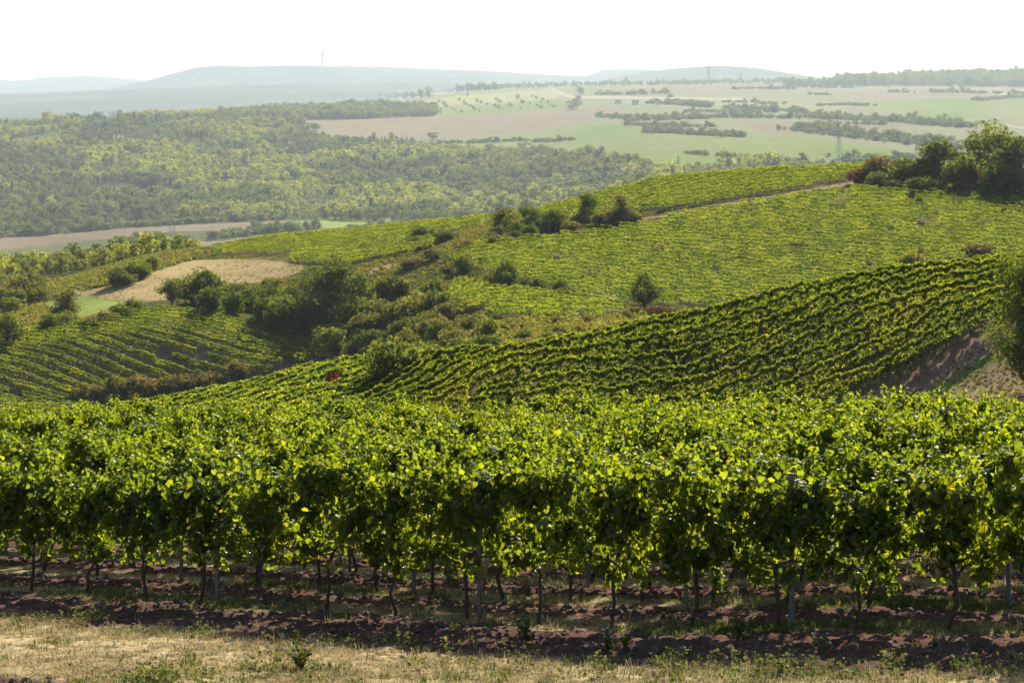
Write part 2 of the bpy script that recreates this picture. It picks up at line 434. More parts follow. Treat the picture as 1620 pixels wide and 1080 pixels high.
def scatter_obj(name, group, P, idx, rotz, scl, tilt=None):
    n = len(P)
    me = bpy.data.meshes.new(name); me.vertices.add(n)
    me.vertices.foreach_set('co', np.asarray(P, np.float32).ravel())
    a = me.attributes.new('idx', 'INT', 'POINT'); a.data.foreach_set('value', np.asarray(idx, np.int32))
    rot = np.zeros((n, 3), np.float32); rot[:, 2] = rotz
    if tilt is not None: rot[:, :2] = tilt
    a = me.attributes.new('rot', 'FLOAT_VECTOR', 'POINT'); a.data.foreach_set('vector', rot.ravel())
    s = np.asarray(scl, np.float32)
    if s.ndim == 1: s = np.repeat(s[:, None], 3, 1)
    a = me.attributes.new('scl', 'FLOAT_VECTOR', 'POINT'); a.data.foreach_set('vector', np.ascontiguousarray(s).ravel())
    o = obj(name, me)
    md = o.modifiers.new('scatter', 'NODES'); md.node_group = group
    return o

ORD = ['first','second','third','fourth','fifth','sixth','seventh','eighth','ninth','tenth','eleventh','twelfth','thirteenth',
       'fourteenth','fifteenth','sixteenth','seventeenth','eighteenth','nineteenth','twentieth','twenty-first','twenty-second',
       'twenty-third','twenty-fourth','twenty-fifth','twenty-sixth','twenty-seventh','twenty-eighth','twenty-ninth','thirtieth',
       'thirty-first','thirty-second','thirty-third','thirty-fourth','thirty-fifth','thirty-sixth','thirty-seventh','thirty-eighth','thirty-ninth','fortieth'] + ['forty-'+w for w in ('first','second','third','fourth','fifth','sixth','seventh','eighth','ninth')]

# ------------------------------------------------------------------ terrain sheet
def near_masks(X, Y):
    """near vineyard floor: where the soil is tilled, how green the grass is, distance behind the front row"""
    p = (X-PA[0])*NA[0] + (Y-PA[1])*NA[1]
    w1 = fbm(X/.9, Y/.9, 4, 41); w2 = fbm(X/.16, Y/.16, 3, 43); w3 = fbm(X/3.5, Y/3.5, 3, 47)
    q = (p % 2.0) + (w1-.5)*.75
    soil = sstep(.34, .52, q) * sstep(1.74, 1.56, q)
    q0 = p + (w1-.5)*1.1
    front = sstep(-2.75, -2.25, q0) * sstep(-.25, -.45, q0)
    soil = np.where(p < 0, front, soil)
    left = sstep(.35, -.15, (Y-22.4) + (X+5.6)*1.14 + (w1-.5)*.9)   # tilled corner at bottom left
    soil = np.maximum(soil, left)
    gm = np.clip((w3-.42)*3.2 + (w1-.5)*1.2 + np.where(p < -2.2, -.62, -.12), 0, 1)
    return soil, gm, p, w1, w2, w3

def build_land():
    ua = np.concatenate([np.linspace(-.42, -.275, 26)[:-1], np.linspace(-.275, .275, 540), np.linspace(.275, .42, 26)[1:]])
    da = np.concatenate([np.linspace(3, 19, 26)[:-1], np.arange(19, 31.5, .065), np.arange(31.5, 60, .4), np.arange(60, 120, 2.0),
                         np.arange(120, 200, .9), np.arange(200, 300, 3.0), np.arange(300, 570, 1.7),
                         np.exp(np.linspace(math.log(570), math.log(1900), 50))[:-1],
                         np.exp(np.linspace(math.log(1900), math.log(9000), 250))[:-1],
                         np.exp(np.linspace(math.log(9000), math.log(14000), 20))])
    nu, nd = len(ua), len(da)
    U, D = np.meshgrid(ua, da, indexing='ij'); U = U.ravel(); D = D.ravel()
    S = S_at(U, D)
    X = U*D; Y = D; Z = -(S - HZ)/F*D
    PX = CX + F*U; PY = S
    n = len(U)
    col = np.zeros((n, 3)); zone = np.zeros(n, int); names = ['ground']; labels = ['']
    # ---- what covers the land by distance
    big = fbm(X/37, Y/37, 4, 3); fine = fbm(X/3.1, Y/3.1, 3, 5)
    c_olive = np.array([.095, .090, .036]); c_green = np.array([.052, .066, .022])
    t = np.clip(big*1.4-.2 + (fine-.5)*.5, 0, 1)[:, None]
    col[:] = c_green*(1-t) + c_olive*t
    far = D > 1700
    bigf = fbm(X/400, Y/400, 4, 11)[:, None]
    farc = np.array([.215, .185, .13])*(1-bigf) + np.array([.18, .19, .10])*bigf
    wl_ = (sstep(560, 420, PX) * (D > 1900))[:, None]
    farc = farc*(1-wl_) + np.array([.060, .085, .028])*wl_
    col[far] = farc[far]
    # ---- fields: outlines found on the photo, laid on the land at their own distance
    jx = PX + (fbm(X/(D*.004+1), Y/(D*.02+1), 2, 21)-.5)*5; jy = PY + (fbm(X/(D*.004+1)+9, Y/(D*.02+1), 2, 22)-.5)*1.2
    def field(name, poly, d0, d1, c, c2=None, label=''):
        m = (D > d0) & (D < d1)
        idx = np.nonzero(m)[0]
        if not len(idx): return
        k = idx[in_poly(jx[idx], jy[idx], poly)]
        cc = np.array(c)[None]
        if c2 is not None:
            tt = fbm(X[k]/(25+D[k]*.03), Y[k]/(20+D[k]*.02), 3, len(names))[:, None]
            tt = np.clip((tt-.5)*2.2+.5, 0, 1)
            cc = cc*(1-tt) + np.array(c2)[None]*tt
        col[k] = cc
        if name in names and not label: zone[k] = names.index(name)
        else:
            names.append(name); labels.append(label); zone[k] = len(names)-1
    plough, plough2 = (.165, .120, .088), (.205, .155, .112)
    mead, mead2 = (.13, .18, .05), (.18, .205, .07)
    pale, pale2 = (.28, .24, .15), (.25, .235, .13)
    grn, grn2 = (.150, .185, .066), (.185, .195, .085)
    wood, wood2 = (.075, .090, .032), (.12, .125, .05)
    field('woodland_floor', [(-400,470),(0,405),(270,400),(400,383),(600,372),(760,356),(860,336),(1000,304),(1500,275),(1500,255),(1000,262),(900,240),(790,238),(640,232),(540,222),(480,205),(380,190),(350,175),(250,170),(-400,170)], 570, 4700, wood, wood2)
    field('ploughed_field', [(-300,380),(0,371),(150,363),(300,353),(440,346),(478,352),(470,362),(380,365),(280,366),(150,380),(0,396),(-300,410)], 1500, 2600, plough, plough2, 'long ploughed brown field on the valley floor')
    field('ploughed_field', [(190,398),(250,388),(340,380),(440,372),(520,366),(520,374),(420,383),(330,392),(200,410)], 1200, 2400, plough2, plough)
    field('meadow', [(452,352),(520,345),(640,343),(700,348),(640,356),(560,362),(480,360)], 1500, 2600, (.21,.235,.07), mead2, 'pale green meadow strip on the valley floor')
    field('ploughed_field', [(470,187),(560,185),(660,184),(720,186),(800,180),(880,174),(930,170),(1000,168),(960,178),(940,190),(880,200),(830,209),(760,214),(660,221),(580,222),(520,222),(480,205)], 2800, 5600, plough2, (.23,.175,.125), 'broad pinkish ploughed field on the far slope')
    field('meadow', [(815,212),(880,203),(960,197),(1060,206),(1180,214),(1130,224),(1060,230),(960,238),(850,240),(700,228),(760,221)], 2500, 5600, grn, grn2, 'green field below the far ploughed slope')
    field('meadow', [(880,236),(1000,236),(1100,240),(1180,250),(1130,262),(1040,270),(960,254)], 2300, 5600, grn, mead2)
    field('meadow', [(1080,226),(1180,216),(1260,216),(1330,226),(1420,238),(1400,250),(1300,256),(1180,250),(1090,240)], 2300, 5600, grn, grn2)
    field('ploughed_field', [(1150,196),(1250,192),(1440,194),(1420,205),(1330,213),(1220,210)], 2600, 5600, plough2, (.225,.175,.125))
    field('meadow', [(690,186),(740,172),(860,158),(900,160),(920,168),(880,173),(800,179),(720,185)], 3000, 6200, (.155,.18,.07), mead2)
    field('stubble_field', [(660,162),(720,152),(860,142),(890,147),(880,156),(790,163),(700,168)], 3600, 8200, (.29,.26,.12), pale)
    field('meadow', [(1370,163),(1480,156),(1700,152),(1700,188),(1480,186),(1400,180)], 3200, 8200, grn, (.21,.20,.11))
    field('stubble_field', [(960,160),(1160,152),(1300,158),(1350,170),(1280,178),(1100,172)], 3600, 8200, (.225,.20,.13), (.23,.215,.12))
    field('ploughed_field', [(960,142),(1240,128),(1340,134),(1330,142),(1200,146),(1000,152)], 4500, 9000, (.21,.165,.12), plough2)
    field('ploughed_field', [(1330,146),(1620,136),(1700,136),(1700,150),(1480,155),(1360,158)], 4500, 9000, (.25,.19,.14), plough2)
    # tracks on the far slope
    field('dirt_track', [(868,141),(875,140),(906,152),(1085,154),(1180,156),(1180,158.5),(1085,157),(900,156)], 3600, 8500, (.33,.28,.21))
    field('dirt_track', [(1580,148),(1640,142),(1640,144),(1585,151)], 3600, 8500, (.32,.28,.21))
    field('dirt_track', [(1590,196),(1660,208),(1660,211),(1590,199)], 2800, 8500, (.32,.28,.21))
    # dry open soil, stubble and young crops beyond the valley are pale
    kf = (D > 1700) & (zone != names.index('woodland_floor')) & ~((zone == 0) & (PX < 560))
    col[kf] *= np.array([1.06, 1.13, 1.0])
    # middle distance
    field('vineyard_soil', [(560,640),(575,560),(1200,440),(1700,380),(1700,470),(1560,545),(1340,660),(560,720)], 112, 205, (.12,.10,.05), (.16,.115,.065))
    field('vineyard_soil', [(-100,545),(60,520),(190,497),(300,490),(380,510),(550,552),(470,580),(400,596),(330,616),(120,660),(-100,665)], 300, 378, (.155,.115,.07), (.12,.11,.05))
    field('vineyard_soil', [(690,415),(760,385),(900,372),(1000,350),(1100,325),(1200,308),(1350,290),(1400,296),(1700,300),(1700,420),(1540,420),(1300,470),(1040,495),(960,482),(880,460),(740,420)], 330, 445, (.15,.125,.06), (.115,.115,.045))
    field('vineyard_soil', [(580,440),(640,425),(700,425),(730,445),(800,460),(880,470),(1000,490),(940,510),(800,508),(720,490),(640,465)], 285, 380, (.15,.125,.06), (.115,.115,.045))
    field('vineyard_soil', [(700,372),(850,356),(1010,343),(1200,311),(1340,288),(1460,268),(1460,225),(1200,250),(1000,275),(800,330),(340,385),(345,415),(560,415)], 426, 560, (.16,.13,.065), (.12,.115,.05))
    field('dry_grass_field', [(110,460),(200,445),(262,425),(300,412),(360,410),(420,412),(485,420),(470,432),(440,446),(380,450),(330,460),(270,474),(210,478),(130,468)], 380, 560, (.34,.265,.13), (.26,.205,.10), 'tan dry grass field on the left rise')
    field('meadow', [(70,478),(130,468),(212,480),(215,488),(150,502),(90,505)], 375, 520, (.22,.26,.07), (.17,.21,.06), 'small bright green meadow beside the tan dry field')
    field('dirt_track', [(20,540),(70,512),(150,505),(230,490),(232,497),(140,515),(70,530),(30,550)], 340, 480, (.33,.25,.16))
    field('dirt_track', [(190,494),(218,486),(240,492),(212,512),(180,520),(160,512)], 330, 420, (.26,.19,.135))
    field('dirt_track', [(900,356),(1010,346),(1200,313),(1350,288),(1352,293),(1200,318),(1010,350),(902,360)], 405, 470, (.25,.19,.12))
    field('dirt_track', [(560,432),(600,420),(660,408),(700,404),(650,418),(600,434)], 340, 470, (.30,.23,.14))
    # earth path, verge and bare field right of the right-hand vineyard
    mB = (D > 105) & (D < 175)
    pB = (X-PB[0])*NB[0] + (Y-PB[1])*NB[1]; pB = pB + (fbm(X/1.3, Y/1.3, 3, 31)-.5)*.8
    edge = mB & (pB < -.5) & (PX > 1150)
    names.append('dirt_track'); labels.append('reddish bare earth strip beside the right vineyard'); zt = len(names)-1
    names.append('grass_verge'); labels.append('green grass verge beside the reddish earth strip'); zv = len(names)-1
    names.append('bare_field'); labels.append('bare brown field under the big tree on the right'); zb = len(names)-1
    k = edge; f2 = fbm(X/1.1, Y/1.1, 4, 33)
    bare = np.array([.26,.205,.125])*(1-big[:, None]) + np.array([.20,.175,.085])*big[:, None]
    bare = bare*(0.75+.5*f2[:, None])
    col[k] = bare[k]; zone[k] = zb
    k = edge & (pB > -5.2); vg = np.array([.15,.175,.05])*(.8+.5*f2[:, None]); col[k] = vg[k]; zone[k] = zv
    k = edge & (pB > -3.4); tr = np.array([.23,.155,.11])*(.85+.3*f2[:, None]); col[k] = tr[k]; zone[k] = zt
    # ---- near ground: grass under the vines, tilled alleys, dry verge in front
    near = D < 75
    soil, gm1, p, w1, w2, w3 = near_masks(X, Y)
    c_soil = np.array([.105, .060, .045])*(.65+.7*w2[:, None]) + np.array([.03, .022, .017])*(w3[:, None]-.3)
    dry = np.array([.33, .26, .145]); gre = np.array([.12, .13, .048])
    gm = gm1[:, None]
    c_gr = (dry*(1-gm) + gre*gm)*(.75+.5*w2[:, None])
    cn = c_gr*(1-soil[:, None]) + c_soil*soil[:, None]
    col[near] = cn[near]
    names.append('tilled_soil'); labels.append('dark tilled soil between the near vine rows'); zs = len(names)-1
    zone[near & (soil > .5) & (D < 62)] = zs
    dsp = soil*((w2-.5)*.10 + (fbm(X/.45, Y/.45, 2, 53)-.5)*.07) + (1-soil)*((w2-.5)*.05 + (w1-.5)*.06)
    Z = Z + np.where(near, dsp*sstep(60, 40, D), 0)
    Z = Z + np.where(D > 100, (fbm(X/6, Y/6, 3, 57)-.5)*np.where(D < 200, .16, .5), 0)*sstep(100, 130, D)
    # far slope: tree-top sized relief only where no field lies
    V = np.stack([X, Y, Z], 1)
    ii, kk = np.meshgrid(np.arange(nu-1), np.arange(nd-1), indexing='ij')
    a = (ii*nd + kk).ravel(); quads = np.stack([a, a+nd, a+nd+1, a+1], 1)
    zq = zone[quads[:, 0]]
    for zi in range(len(names)):
        fq = quads[zq == zi]
        if len(fq) < 6: continue
        used = np.unique(fq); remap = np.full(n, -1, np.int64); remap[used] = np.arange(len(used))
        me = np_mesh(names[zi], V[used], remap[fq], M['land'], col=col[used], smooth=True)
        o = obj(names[zi], me); o['kind'] = 'structure'
        if labels[zi]: o['label'] = labels[zi]
    return
build_land()

# the ground goes on behind and beside the viewer
def ground_behind():
    xs = np.linspace(-60, 60, 41); ys = np.linspace(-50, 3, 20)
    Xg, Yg = np.meshgrid(xs, ys, indexing='ij'); Zg = z_near(Xg, Yg) - .02 + (fbm(Xg/4, Yg/4, 3, 61)-.5)*.15
    V = np.stack([Xg.ravel(), Yg.ravel(), Zg.ravel()], 1); nd = len(ys)
    ii, kk = np.meshgrid(np.arange(len(xs)-1), np.arange(nd-1), indexing='ij'); a = (ii*nd+kk).ravel()
    me = np_mesh('ground', V, np.stack([a, a+nd, a+nd+1, a+1], 1), M['land'], col=np.tile([.24,.19,.10], (len(V), 1)), smooth=True)
    obj('ground', me)['kind'] = 'structure'
ground_behind()

# ------------------------------------------------------------------ far wooded hills
def forest_hill_mat():
    m, nt, N, L = new_mat('wooded_hill')
    geo = N.new('ShaderNodeNewGeometry')
    no = N.new('ShaderNodeTexNoise'); no.inputs['Scale'].default_value = .012; no.inputs['Detail'].default_value = 8
    L.new(geo.outputs['Position'], no.inputs['Vector'])
    n2 = N.new('ShaderNodeTexNoise'); n2.inputs['Scale'].default_value = .0012; n2.inputs['Detail'].default_value = 4
    L.new(geo.outputs['Position'], n2.inputs['Vector'])
    mx = N.new('ShaderNodeMix'); mx.data_type = 'FLOAT'; mx.inputs['Factor'].default_value = .5
    L.new(no.outputs['Fac'], mx.inputs['A']); L.new(n2.outputs['Fac'], mx.inputs['B'])
    r = ramp(N, [(.36, (.045, .054, .036)), (.52, (.085, .092, .058)), (.64, (.15, .145, .09))]); L.new(mx.outputs['Result'], r.inputs['Fac'])
    b = N.new('ShaderNodeBsdfDiffuse'); L.new(r.outputs[0], b.inputs['Color'])
    bp = N.new('ShaderNodeBump'); bp.inputs['Strength'].default_value = 1.0; bp.inputs['Distance'].default_value = 25
    L.new(no.outputs['Fac'], bp.inputs['Height']); L.new(bp.outputs['Normal'], b.inputs['Normal'])
    o = N.new('ShaderNodeOutputMaterial'); L.new(b.outputs[0], o.inputs['Surface']); return m
M['hill'] = forest_hill_mat()

def hill(D, crest, depth, foot_py, seed):
    """a ridge: crest outline at distance D, falling to its foot towards and away from the viewer"""
    px = np.arange(crest[0][0], crest[-1][0]+1, 4.0)
    cp = pchip(np.array([c[0] for c in crest], float), np.array([c[1] for c in crest], float), px)
    tt = np.linspace(-1, 1, 49)
    Vs = []
    for i, t in enumerate(tt):
        d = D + t*depth
        u = (px-CX)/F
        crest_z = -(cp-HZ)/F*D
        foot_z = -(foot_py-HZ)/F*(D-depth)
        prof = np.clip(1-abs(t)**1.7, 0, 1)
        z = foot_z + (crest_z-foot_z)*prof
        x = u*(D if t > 0 else D + t*depth)
        x = u*d
        rel = np.maximum(crest_z-foot_z, 5)
        z = z + (fbm(x/900, np.full_like(x, d/700), 4, seed)-.5)*rel*.45*(1-prof)**.6*prof**.3*1.6
        z = z + (fbm(x/45, np.full_like(x, d/45), 3, seed+5)-.5)*14*min(1, prof.max()*1.5 if hasattr(prof, 'max') else prof*1.5)
        Vs.append(np.stack([x, np.full_like(x, d), z], 1))
    V = np.concatenate(Vs); m = len(px)
    ii, kk = np.meshgrid(np.arange(len(tt)-1), np.arange(m-1), indexing='ij'); a = (ii*m+kk).ravel()
    o = obj('hill', np_mesh('hill', V, np.stack([a, a+1, a+m+1, a+m], 1), M['hill'], smooth=True)); o['kind'] = 'structure'
    return o
hill(19500, [(-400,132),(-150,124),(0,127),(30,127.5),(80,122),(140,121),(200,125),(250,130),(330,140)], 1800, 158, 71)['label'] = 'pale blue far hill at the left edge of the horizon'
hill(16000, [(120,158),(200,134),(240,126),(280,115),(320,106),(350,104.5),(400,105),(470,103.5),(520,105),(600,106),(690,110),(780,113),(860,118),(930,121),(1000,126),(1080,133)], 2000, 150, 73)['label'] = 'long wooded ridge carrying the television tower'
hill(13000, [(-500,150),(-100,150),(0,149),(150,143),(300,138),(400,134),(520,132),(640,131),(760,134),(860,138),(960,145)], 4600, 212, 75)['label'] = 'hazy wooded foothill below the long ridge'
hill(17500, [(900,133),(940,116),(960,110.5),(1000,109.5),(1060,113),(1120,120),(1200,130)], 1500, 140, 77)['label'] = 'flat-topped pale hill right of the long ridge'
hill(13500, [(930,136),(980,121),(1040,112),(1090,107),(1140,104.5),(1180,107),(1230,113),(1280,121),(1350,130),(1450,140)], 1500, 145, 79)['label'] = 'rounded wooded hill on the horizon right of centre'

# ------------------------------------------------------------------ haze
mb = MB(); mb.box((0, 11500, -100), (24000, 23400, 800))
hm, nt, N, L = new_mat('haze_air')
pv = N.new('ShaderNodeVolumePrincipled'); pv.inputs['Density'].default_value = 0.000056
pv.inputs['Color'].default_value = (.76, .88, 1.0, 1); pv.inputs['Anisotropy'].default_value = 0.12
o_ = N.new('ShaderNodeOutputMaterial'); L.new(pv.outputs[0], o_.inputs['Volume'])
haze = obj('haze', mb.mesh('haze', hm)); haze['kind'] = 'stuff'; haze['label'] = 'pale bluish haze over the valley'

# ------------------------------------------------------------------ plant shapes
def unit(n, rng):
    v = rng.normal(size=(n, 3)); return v / np.linalg.norm(v, axis=1, keepdims=True)

def remat(me, mat, name=None):
    m = me.copy(); m.materials.clear(); m.materials.append(mat); m.name = name or me.name; return m

def crown_mesh(name, H, W, nclump, per, size, mat, seed, shape='clus', base=.22, lobes=True, clr=.24, sq=.82):
    rng = np.random.default_rng(seed)
    C = []
    zc = H*(base + (1-base)*.52); rz = H*(1-base)*.5; rx = W*.5
    while len(C) < nclump:
        v = unit(1, rng)[0] * rng.random()**.38
        v = np.sign(v)*np.abs(v)**sq
        z = v[2]; wid = 1 - .30*max(z, 0)**2
        C.append((v[0]*rx*.80*wid, v[1]*rx*.80*wid, zc + z*rz*.84))
    C = np.array(C)
    rad = W*clr*(.6+.65*rng.random(nclump)); 
    P, Nn = [], []
    for c, r in zip(C, rad):
        d = unit(per, rng); rr = r*(.35+.65*rng.random((per, 1))**.5)
        d2 = d.copy(); d2[:, 2] *= .78
        p = c + d2*rr
        P.append(p); Nn.append(d*.9 + unit(per, rng)*.7 + np.array([0, 0, .35]))
    P = np.concatenate(P); Nn = np.concatenate(Nn)
    keep = P[:, 2] > max(.02*H, H*base*.25)
    P = P[keep]; Nn = Nn[keep]
    sz = size*(.6+.8*rng.random(len(P)))
    crnd = np.repeat(rng.random(nclump), per)[keep]*.5 + rng.random(len(P))*.5
    return scatter_leaves(name, P, Nn, sz, mat, shape, rng, crnd), C

def trunk_mesh(name, H, W, C, seed, r0, base=.22, n=7, nl=9):
    rng = random.Random(seed); mb = MB()
    top = Vector((rng.uniform(-.05, .05)*W, rng.uniform(-.05, .05)*W, H*.62))
    mb.tube([(0, 0, -.4), (0, 0, 0), (top.x*.2, top.y*.25, H*max(base, .12)*.8), (top.x*.6, top.y*.5, H*.42), tuple(top)], [r0*1.5, r0*1.2, r0*.9, r0*.55, r0*.2], n)
    idx = sorted(range(len(C)), key=lambda i: rng.random())[:nl]
    for i in idx:
        c = Vector(C[i]); s = Vector((0, 0, H*max(base, .12)*rng.uniform(.6, 1.3)))
        m = s.lerp(c, .5) + Vector((0, 0, H*.05))
        mb.tube([s, m, c], [r0*.45, r0*.3, r0*.08], 5)
    return mb.mesh(name, M['bark'], True)

TREE = {}
def make_tree_kind(key, H, W, nclump, per, size, mat, seed, r0, base=.22, shape='clus', clr=.24, nl=9, sq=.82):
    cm, C = crown_mesh('crown', H, W, nclump, per, size, mat, seed, shape, base, clr=clr, sq=sq)
    TREE[key] = dict(H=H, W=W, crown=cm, trunk=trunk_mesh('trunk', H, W, C, seed, r0, base, nl=nl))
for k in range(3): make_tree_kind('oak%d' % k, 10, 10, 44, 95, .42, M['oak'], 100+k, .26, base=-.04, clr=.19)
for k in range(3): make_tree_kind('shrub%d' % k, 3, 4, 26, 62, .26, M['olive'], 120+k, .06, base=.02, clr=.22, nl=7)
make_tree_kind('edge_oak', 10.5, 9.5, 85, 230, .19, M['oak'], 140, .30, base=.0, clr=.15, nl=16, sq=.95)
for k in range(2): make_tree_kind('round%d' % k, 7, 6.4, 34, 75, .34, M['oak'], 150+k, .16, base=.14, clr=.23)

def variant(key, src, mat):
    d = dict(TREE[src]); d['crown'] = remat(d['crown'], mat, 'crown'); TREE[key] = d
for k in range(3):
    variant('dark_shrub%d' % k, 'shrub%d' % k, M['oak']); variant('russet%d' % k, 'shrub%d' % k, M['russet'])
    variant('tan%d' % k, 'shrub%d' % k, M['tan']); variant('pale_shrub%d' % k, 'shrub%d' % k, M['light'])
    variant('light%d' % k, 'oak%d' % k, M['light']); variant('olive%d' % k, 'oak%d' % k, M['olive'])
variant('olive_round0', 'round0', M['olive']); variant('light_round1', 'round1', M['light'])

def plant(name, key, x, y, h, w, label, cat, group=None, rz=None, sink=.08):
    d = TREE[key]; rr = random.Random(int(x*131+y*17))
    t = thing(name, label, cat, (x, y, hz(x, y) - sink), rr.uniform(0, 6.28) if rz is None else rz,
              (w/d['W'], w/d['W'], h/d['H']), group)
    obj('trunk', d['trunk'], t); obj('crown', d['crown'], t)
    return t

def plant_px(name, key, px, py, hp, wp, label, cat, dmin=100, dmax=13000, group=None):
    x, y = hit(px, py, dmin, dmax)
    return plant(name, key, x, y, hp*y/F, wp*y/F, label, cat, group)

# ------------------------------------------------------------------ near vineyard: single vines
def vine_meshes(seed):
    """foliage, big single leaves, trunk and grapes of one trained vine; row along local x"""
    rng = np.random.default_rng(seed)
    P, Nn, Sz, Up = [], [], [], []
    topn = lambda x: 1.60 + .42*float(vnoise(np.array([x*2.6+seed*3.7]), np.array([.5]), seed)[0])
    def lump(c, r, n):
        d = unit(n, rng); q = r*(.55+.5*rng.random((n, 1)))
        P.append(np.array(c) + d*q*np.array([1.1, .9, 1.05])); Nn.append(d*.9 + unit(n, rng)*.75 + np.array([0, 0, .25]))
        Sz.append(rng.uniform(.042, .082, n)); Up.append(np.tile([0, 0, -.7], (n, 1)) + d*.4)
    for k in range(34):
        x = rng.uniform(-.52, .52); f = rng.random()**.9; z = .86 + (topn(x)-.86)*f
        lump((x, rng.normal(0, .10), z), rng.uniform(.09, .18), int(rng.integers(56, 78)))
    for k in range(int(rng.integers(10, 15))):      # hanging leaves round the fruit zone
        x = rng.uniform(-.5, .5)
        lump((x, rng.normal(0, .07), rng.uniform(.60, .90)), rng.uniform(.07, .14), int(rng.integers(24, 42)))
    for k in range(11):                            # shoot tips standing out of the hedge
        x = rng.uniform(-.5, .5); z = topn(x) - .05; n = int(rng.integers(8, 16)); f = np.linspace(0, 1, n)[:, None]
        tip = np.array([rng.normal(0, .12), rng.normal(0, .16), rng.uniform(.12, .34)])
        P.append(np.array([x, rng.normal(0, .1), z]) + f*tip + rng.normal(0, .03, (n, 3))); Nn.append(unit(n, rng) + np.array([0, 0, .4]))
        Sz.append(rng.uniform(.045, .09, n)*(1.1-.4*f[:, 0])); Up.append(np.tile([0, 0, -.5], (n, 1)))
    n = 300                                        # inner leaves, added as an unseen core that blocks light through the canopy
    P.append(np.stack([rng.uniform(-.54, .54, n), rng.normal(0, .07, n), rng.uniform(.84, 1.62, n)], 1)); Nn.append(unit(n, rng)); Sz.append(rng.uniform(.06, .11, n)); Up.append(np.tile([0, 0, -.6], (n, 1)))
    P = np.concatenate(P); Nn = np.concatenate(Nn); Sz = np.concatenate(Sz); Up = np.concatenate(Up)
    hole = fbm(P[:, 0]*3.0+seed*7.3, P[:, 2]*3.0, 2, seed)      # thin spots where the light comes through
    keep = hole > np.where(np.abs(P[:, 0]) > .42, .37, .27); P, Nn, Sz, Up = P[keep], Nn[keep], Sz[keep], Up[keep]
    fol = scatter_leaves('foliage', P, Nn, Sz, M['vine'], 'leaf', rng, up=Up)
    mb = MB()
    px = rng.normal(0, .03, 5); py = rng.normal(0, .02, 5)
    mb.tube([(0, 0, -.15), (px[0], py[0], .05), (px[1]*1.5, py[1], .3), (px[2]*1.5, py[2], .55), (px[3], py[3], .80)], [.034, .026, .022, .024, .028], 7)
    for sgn in (-1, 1):
        mb.tube([(px[3], py[3], .78), (sgn*.18, 0, .86), (sgn*.5, 0, .86)], [.022, .014, .010], 5)
    for s in range(9):
        x0 = -.5+s*.125; mb.tube([(x0, 0, .85), (x0+rng.normal(0, .04), rng.normal(0, .05), 1.3), (x0+rng.normal(0, .08), rng.normal(0, .06), 1.85)], [.006, .005, .003], 4)
    tr = mb.mesh('trunk', M['bark'], True)
    return fol, tr
VINES = [vine_meshes(300+k) for k in range(10)]
ONE_LEAF = []
for k in range(4):
    me = np_mesh('leaf', LEAF_V, LEAF_F, M['vine'], np.full(len(LEAF_V), [.25, .5, .7, .9][k])); ONE_LEAF.append(me)
def grape_mesh(seed):
    rng = np.random.default_rng(seed); bm = bmesh.new()
    bmesh.ops.create_icosphere(bm, subdivisions=3, radius=1.0)
    C = unit(38, rng)
    for v in bm.verts:
        d = np.array(v.co); k = np.max(C @ d); bump = 1 + .22*max(0, (k-.80)/.2)
        t = (1-d[2])*.5                       # 0 at the stalk, 1 at the tip
        w = .040*(1-.62*t)*bump
        v.co = (d[0]*w, d[1]*w, -.145*t + d[2]*.008*bump)
    me = bpy.data.meshes.new('grape_cluster'); bm.to_mesh(me); bm.free(); me.materials.append(M['grape'])
    for p in me.polygons: p.use_smooth = True
    return me
GRAPES = [grape_mesh(k) for k in range(3)]

pb = MB()   # steel trellis post: rolled U profile
pb.box((0, 0, .75), (.052, .006, 2.1)); pb.box((-.023, .016, .75), (.006, .026, 2.096)); pb.box((.023, .016, .75), (.006, .026, 2.096))
POST = pb.mesh('post', M['post'])
wb = MB(); wb.tube([(0, 0, -.3), (0, 0, 1.0), (0.01, 0, 1.85)], [.042, .040, .036], 8); WPOST = wb.mesh('post', M['wood_post'], True)
for me in (POST, WPOST): pass

